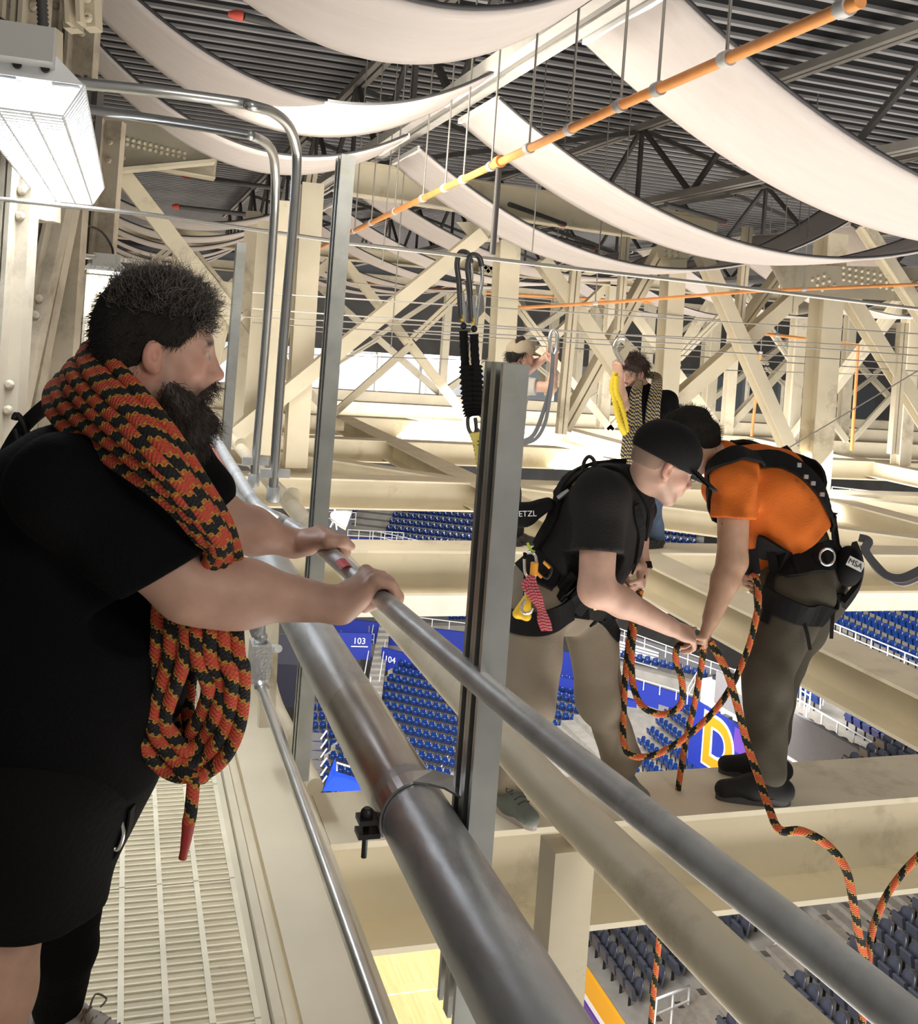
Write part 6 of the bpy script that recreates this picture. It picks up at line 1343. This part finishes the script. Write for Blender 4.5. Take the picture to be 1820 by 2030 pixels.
wrope('loose looping orange black rope swinging under the joined hands', [(1400, 1272, 3.9), (1372, 1288, 3.88), (1345, 1280, 3.86), (1340, 1310, 3.86), (1352, 1350, 3.86), (1350, 1395, 3.87), (1320, 1416, 3.88), (1280, 1405, 3.9), (1258, 1370, 3.94), (1252, 1310, 3.98), (1258, 1240, 4.0), (1270, 1170, 4.0)])
wrope('orange striped rope swinging before the olive trousers and down in front of the beam', [(1408, 1272, 3.9), (1440, 1330, 3.88), (1462, 1400, 3.87), (1480, 1470, 3.86), (1500, 1530, 3.82), (1524, 1600, 3.7), (1546, 1645, 3.55), (1590, 1648, 3.5), (1640, 1675, 3.5), (1676, 1722, 3.5), (1692, 1790, 3.52), (1702, 1850, 3.55), (1716, 1925, 3.6), (1706, 2060, 3.65)], .0145)
wrope('faint far end of the orange rope crossing the right edge above the dark seats', [(1722, 1930, 3.62), (1726, 1860, 3.62), (1750, 1790, 3.6), (1790, 1730, 3.6), (1850, 1670, 3.6)], .0125)
# ------------------------------------------------------------------ workers further back
JEAN = mat('blue_jeans', (.055, .085, .15), .9, var=.15, vscale=12)
P4 = thing('person', 'worker with the blue and yellow rope round his neck, looking down', 'person', pz(1296, 1090, 0))
sk4 = (.55, .34, .26)
H4 = Head(px(1256, 738, 8.6), -RGT*.72 - UPV*.42 - FWD*.48, UPV*.88 - RGT*.36 - FWD*.22, 1.05)
nk4, ch4, hip4 = nv(px(1276, 776, 8.65)), nv(px(1283, 815, 8.66)), nv(px(1296, 925, 8.66))
sR4, eR4, wR4 = nv(px(1246, 790, 8.5)), nv(px(1236, 806, 8.38)), nv(px(1228, 742, 8.3)); sL4, eL4, wL4 = nv(px(1322, 795, 8.7)), nv(px(1338, 850, 8.7)), nv(px(1320, 905, 8.6))
g4 = nv(pz(1300, 1085, 0)); a4 = np.array([g4[0], g4[1], .11]); b4 = a4 + nv(RGT)*-.05 + nv(FWD)*.12
hA, hB = hip4 + np.array([0, 0, -.02]) - nv(RGT)*.04, hip4 + nv(RGT)*.06; kA = (hA + a4)/2 - nv(RGT)*.02; kB = (hB + b4)/2 - nv(RGT)*.03
F4 = Field(H4.c - .24, H4.c + .22, .007); H4.build(F4, nk4, .058)
eR4 = (sR4 + wR4)/2 + np.array([0, 0, -.16]) - nv(FWD)*.05
Fa5 = arm(.0075, sR4, eR4, wR4, px(1224, 722, 8.3)); fist(Fa5, wR4, nv(px(1224, 722, 8.28)) - wR4, -RGT*.6 - FWD*.6, 1)
Fa6 = arm(.0075, sL4, eL4, wL4, px(1310, 925, 8.6)); fist(Fa6, wL4, (0, 0, -1), RGT, -1)
Fb4 = figure(.012, [hip4, ch4], (.13, .13), (sR4, sL4), [], [(hA, kA, a4), (hB, kB, b4)], nk4)
skin_mesh('body', [F4, Fa5, Fa6, Fb4], SKIN, P4, 1, color=lambda V: H4.tint(V, sk4, .3))
shirt(P4, BLKC, hip4, ch4, nk4, sR4, eR4, sL4, eL4, (.165, .185), .45, .6, .085, 2, h=.010)
trousers(P4, JEAN, hip4, [(hA, kA, a4), (hB, kB, b4)], .15, .11, .085, .078, 5, .004, h=.010)
BOOT = mat('black_boot', (.02, .02, .022), .4, spec=.6); shoe(P4, a4, -RGT*.6 - FWD*.5, BOOT, DSOLE, 1.1, h=.008); shoe(P4, b4, -RGT*.8 - FWD*.3, BOOT, DSOLE, 1.1, h=.008)
HB = mat('brown_hair', (.035, .020, .014), .5)
def fringe(F):
    F.ell(H4.p(.070, 0, .075), (.035, .07, .03), H4.f, H4.l, .03)
hr4, f4 = hair_cap(H4, P4, HB, .024, .105, -.05, .006, 60, 6, h=.006, extra=fringe)
P_, Q_ = f4.mesh(); rs = np.random.RandomState(5); ii = rs.randint(0, len(P_), 900)
strands('hair_locks', HB, hr4, [P_[i] for i in ii], [unit((P_[i]-H4.c)*3 + H4.f*.3 - H4.u*.3) for i in ii], .05, .0022, 6, .006, 50)
R4 = thing('climbing_rope', 'navy and yellow rope hung round the neck of the jeans worker', 'rope', px(1250, 880, 8.4))
for i in range(6):
    o_ = i/5; rope(R4, [px(1240 + 30*o_, 880 - 14*abs(o_-.5), 8.35), px(1246 + 24*o_, 840, 8.36), px(1250 + 18*o_, 800, 8.38), px(1256 + 14*o_, 770, 8.42), px(1282 - 6*o_, 742 + 5*o_, 8.72), px(1306 - 8*o_, 744 + 6*o_, 8.72), px(1310 - 16*o_, 764, 8.52), px(1306 - 20*o_, 800, 8.42), px(1304 - 22*o_, 838, 8.41)], .016, ROPE_B, 6, 8)
for i in range(5):
    o_ = i/4; rope(R4, [px(1240 + 26*o_, 850, 8.33), px(1236 + 22*o_, 880, 8.33), px(1234 + 22*o_, 905, 8.33), px(1244 + 14*o_, 918, 8.35)], .016, ROPE_B, 6, 8)
LY = thing('yellow_lanyard', 'yellow elastic lanyard with a large hook held up by the jeans worker', 'lanyard', px(1226, 780, 8.25))
YW = mat('yellow_webbing', (.70, .52, .03), .7, bump=.4, bscale=120)
for pts in ([(1220, 738, 8.22), (1214, 765, 8.22), (1218, 790, 8.22), (1224, 820, 8.22), (1232, 845, 8.24), (1238, 858, 8.3)], [(1222, 745, 8.2), (1222, 775, 8.2), (1230, 800, 8.22), (1238, 830, 8.25), (1242, 855, 8.3)]):
    P = spline([px(*p) for p in pts], 7); MB().tube(P, [.020 + .009*(i % 2) for i in range(len(P))], 8).build('webbing', YW, LY)
MB().tube(spline([px(1232, 718, 8.25), px(1222, 700, 8.25), px(1218, 685, 8.25), px(1226, 672, 8.25), px(1238, 672, 8.25)], 6), .016, 8).build('hook_body', CHROME, LY)
MB().ribbon([px(1230, 716, 8.26), px(1236, 702, 8.26), px(1244, 690, 8.26), px(1245, 676, 8.26)], -FWD, [.05, .07, .05, .035], .02).build('hook_gate', mat('tan_steel', (.45, .40, .30), .4, .5), LY)
# the worker in the cap, mostly behind the nearest strut
P5 = thing('person', 'worker in a tan cap and grey tee reaching up behind the nearest strut', 'person', pz(1000, 1085, 0))
H5 = Head(px(1034, 703, 8.9), RGT*.90 + FWD*.40 + UPV*.05, UPV - RGT*.05, 1.0)
nk5, ch5, hip5 = nv(px(1018, 745, 8.95)), nv(px(1010, 785, 8.95)), nv(px(1002, 900, 8.95))
sR5, eR5, wR5 = nv(px(1034, 765, 8.78)), nv(px(1094, 768, 8.7)), nv(px(1098, 722, 8.72)); sL5, eL5, wL5 = nv(px(1026, 752, 9.12)), nv(px(1052, 728, 9.1)), nv(px(1086, 706, 8.8))
g5 = nv(pz(988, 1080, 0)); a5 = np.array([g5[0], g5[1], .11]); b5 = a5 + nv(RGT)*.15 + nv(FWD)*.1
F5 = Field(H5.c - .24, H5.c + .22, .007); H5.build(F5, nk5, .056)
Fa7 = arm(.0075, sR5, eR5, wR5, px(1100, 690, 8.7)); fist(Fa7, wR5, nv(px(1100, 695, 8.72)) - wR5, -FWD + RGT*.4, 1, .95, (40, 50, 30))
Fa8 = arm(.0075, sL5, eL5, wL5, px(1100, 690, 8.8)); fist(Fa8, wL5, nv(px(1100, 695, 8.78)) - wL5, FWD, -1, .95, (40, 50, 30))
kA, kB = (hip5 + a5)/2, (hip5 + b5)/2
Fb5 = figure(.012, [hip5, ch5], (.12, .12), (sR5, sL5), [], [(hip5 - nv(FWD)*.08, kA, a5), (hip5 + nv(FWD)*.08, kB, b5)], nk5)
skin_mesh('body', [F5, Fa7, Fa8, Fb5], SKIN, P5, 1, color=lambda V: H5.tint(V, sk4, .2))
shirt(P5, GREYC, hip5, ch5, nk5, sR5, eR5, sL5, eL5, (.15, .16), .5, .5, .078, 9, h=.010)
trousers(P5, mat('black_trouser_cloth', (.012, .012, .014), .8), hip5, [(hip5 - nv(FWD)*.08, kA, a5), (hip5 + nv(FWD)*.08, kB, b5)], .15, .11, .085, .075, 3, .003, h=.010)
shoe(P5, a5, RGT, BOOT, DSOLE, 1.05, h=.008); shoe(P5, b5, RGT, BOOT, DSOLE, 1.05, h=.008)
hr5, f5 = hair_cap(H5, P5, HAIRD, .02, .02, -.075, .008, 60, 4, h=.006); P_, Q_ = f5.mesh(); rs = np.random.RandomState(6)
ii = [i for i in rs.randint(0, len(P_), 900) if (P_[i]-H5.c).dot(H5.u) < .03]; strands('hair_locks', HAIRD, hr5, [P_[i] for i in ii], [unit((P_[i]-H5.c)*4 - H5.u*.5) for i in ii], .05, .002, 6, .006, 50)
cap_hat(H5, P5, mat('tan_cap_mesh', (.30, .25, .18), .9, bump=.6, bscale=120), .07, r=1.14)
UW = thing('webbing_sling', 'grey webbing sling with a steel hook held up by the tan capped worker', 'sling', px(1090, 760, 8.6))
GW = mat('grey_webbing', (.10, .105, .12), .7)
MB().ribbon(spline([px(1097, 690, 8.62), px(1092, 760, 8.6), px(1076, 820, 8.6), px(1058, 862, 8.6), px(1036, 875, 8.65)], 6), -FWD, .035, .006).build('webbing', GW, UW)
MB().ribbon(spline([px(1096, 740, 8.58), px(1090, 790, 8.58), px(1080, 840, 8.58), px(1062, 870, 8.6), px(1036, 880, 8.65)], 6), -FWD, .03, .006).build('webbing', GW, UW)
MB().tube(spline([px(1092, 700, 8.62), px(1090, 670, 8.62), px(1096, 655, 8.62), px(1104, 664, 8.62), px(1104, 690, 8.62), px(1100, 702, 8.62)], 6), .018, 8).build('hook', CHROME, UW)
# ------------------------------------------------------------------ twin hooks and shock pack on the lifeline
TL = thing('twin_lanyard', 'twin black hooks with a black shock pack and yellow webbing hung on the lifeline', 'lanyard', px(930, 780, 4.7))
HK = mat('dark_hook_steel', (.12, .12, .125), .38, .7)
for dx, dv, dd in ((0, 0, 0), (21, 6, -.03)):
    c = lambda u, v: px(u + dx, v + dv, 4.69 + dd)
    MB().tube(spline([c(914, 632), c(912, 600), c(910, 560), c(906, 525), c(911, 503), c(920, 499), c(930, 506), c(934, 522)], 6), [.0125]*43, 10).build('hook_body', HK, TL)
    MB().tube(spline([c(934, 520), c(935, 550), c(930, 580), c(926, 612), c(922, 640)], 5), .0085, 8).build('hook_gate', CHROME, TL)
    MB().ribbon([c(925, 560), c(932, 585), c(934, 610), c(926, 622)], -FWD, [.016, .028, .026, .012], .012).build('gate_lever', mat('grey_steel', (.3, .29, .27), .4, .6), TL)
    MB().ribbon([c(914, 580), c(917, 612), c(918, 636)], -FWD, [.03, .03, .02], .016).build('hook_plate', CHROME, TL)
    MB().ball(c(919, 646), .016, 10).build('swivel', BLACKM, TL); MB().lathe([(.011, 0), (.011, .03)], c(917, 637), UPV, 8).build('yellow_bush', YELL, TL)
    P = spline([c(919, 656), c(920, 690), c(922, 720), c(922, 740)], 8); MB().tube(P, [.020 + .0015*math.sin(i*2) for i in range(len(P))], 12).build('sleeve', BLKW, TL)
for dx in (0, 14):
    P = spline([px(926 + dx, 724, 4.68), px(929 + dx, 770, 4.68), px(933 + dx*.7, 810, 4.68), px(938 + dx*.4, 824, 4.68)], 14); MB().tube(P, [.030 + .006*((i*7) % 3) - .008*(i > 36) for i in range(len(P))], 12).build('shock_pack', BLKW, TL)
MB().tube(spline([px(938, 818, 4.67), px(928, 828, 4.67), px(929, 850, 4.67), px(938, 862, 4.67), px(944, 852, 4.67), px(942, 828, 4.67)], 6), .0085, 8).build('link', HK, TL)
MB().tube(spline([px(948, 818, 4.67), px(960, 832, 4.67), px(962, 850, 4.67), px(954, 862, 4.67), px(946, 850, 4.67)], 6), .0085, 8).build('link', HK, TL)
YB = mat('yellow_black_webbing', (.72, .62, .16), .7, bump=.4, bscale=90)
P = spline([px(944, 856, 4.67), px(948, 880, 4.67), px(954, 915, 4.66), px(958, 950, 4.66), px(962, 1010, 4.66)], 8)
MB().tube(P, [.034 - .012*min(1, i/8) + .004*(i % 2) for i in range(len(P))], 10).build('yellow_webbing', YB, TL)
for i in range(8): MB().tube([P[3 + 2*i] - RGT*.024, P[3 + 2*i] - FWD*.026 + UPV*.006, P[3 + 2*i] + RGT*.024 + UPV*.012], .0028, 5).build('black_stitch', BLKW, TL)
# someone standing on the walkway behind the bearded man; only a pinkish hand on the rail shows
P6 = thing('person', 'person hidden behind the bearded man, only a pinkish hand on the rail showing', 'person', pz(300, 1380, 0))
g6 = nv(pz(300, 1385, 0)); u_ = lambda x, y, z: g6 + nv(RGT)*x + nv(FWD)*y + np.array([0, 0, z])
H6 = Head(u_(-.02, 0, 1.62), RGT*.7 + FWD*.7, UPV, 1.0); nk6, ch6, hip6 = u_(-.04, 0, 1.45), u_(-.02, 0, 1.22), u_(-.02, 0, .92)
sR6, sL6 = u_(.02, -.19, 1.38), u_(-.06, .19, 1.38); w6 = nv(px(420, 893, 4.62)); e6 = (sR6 + w6)/2 + np.array([0, 0, -.10]); eL6, wL6 = u_(-.05, .24, 1.10), u_(.05, .25, .88)
legs6 = [(u_(-.02, -.09, .90), u_(0, -.10, .48), u_(-.02, -.10, .10)), (u_(-.02, .09, .90), u_(0, .10, .48), u_(-.02, .10, .10))]
F6h = Field(H6.c - .24, H6.c + .22, .008); H6.build(F6h, nk6, .056)
F6 = arm(.006, sR6, e6, w6, px(442, 945, 4.5)); hand(F6, w6, w6 + unit(nv(px(442, 945, 4.5)) - w6)*.09, (40, 50, 30), 1, -FWD + RGT)
F6b = arm(.008, sL6, eL6, wL6, u_(.06, .25, .8)); fist(F6b, wL6, (0, 0, -1), RGT, -1)
skin_mesh('body', [F6h, F6, F6b, figure(.012, [hip6, ch6], (.12, .12), (sR6, sL6), [], legs6, nk6)], SKIN, P6, 1, color=lambda V: np.tile(np.array((.62, .30, .26)), (len(V), 1)))
shirt(P6, GREYC, hip6, ch6, nk6, sR6, e6, sL6, eL6, (.14, .155), .5, .5, .076, 4, h=.011); trousers(P6, JEAN, hip6, legs6, .145, .105, .085, .075, 5, .003, h=.011)
for l in legs6: shoe(P6, l[2], RGT, BOOT, DSOLE, 1.05, h=.009)
hair_cap(H6, P6, HAIRD, .014, .08, -.05, .004, 60, 4, h=.007)
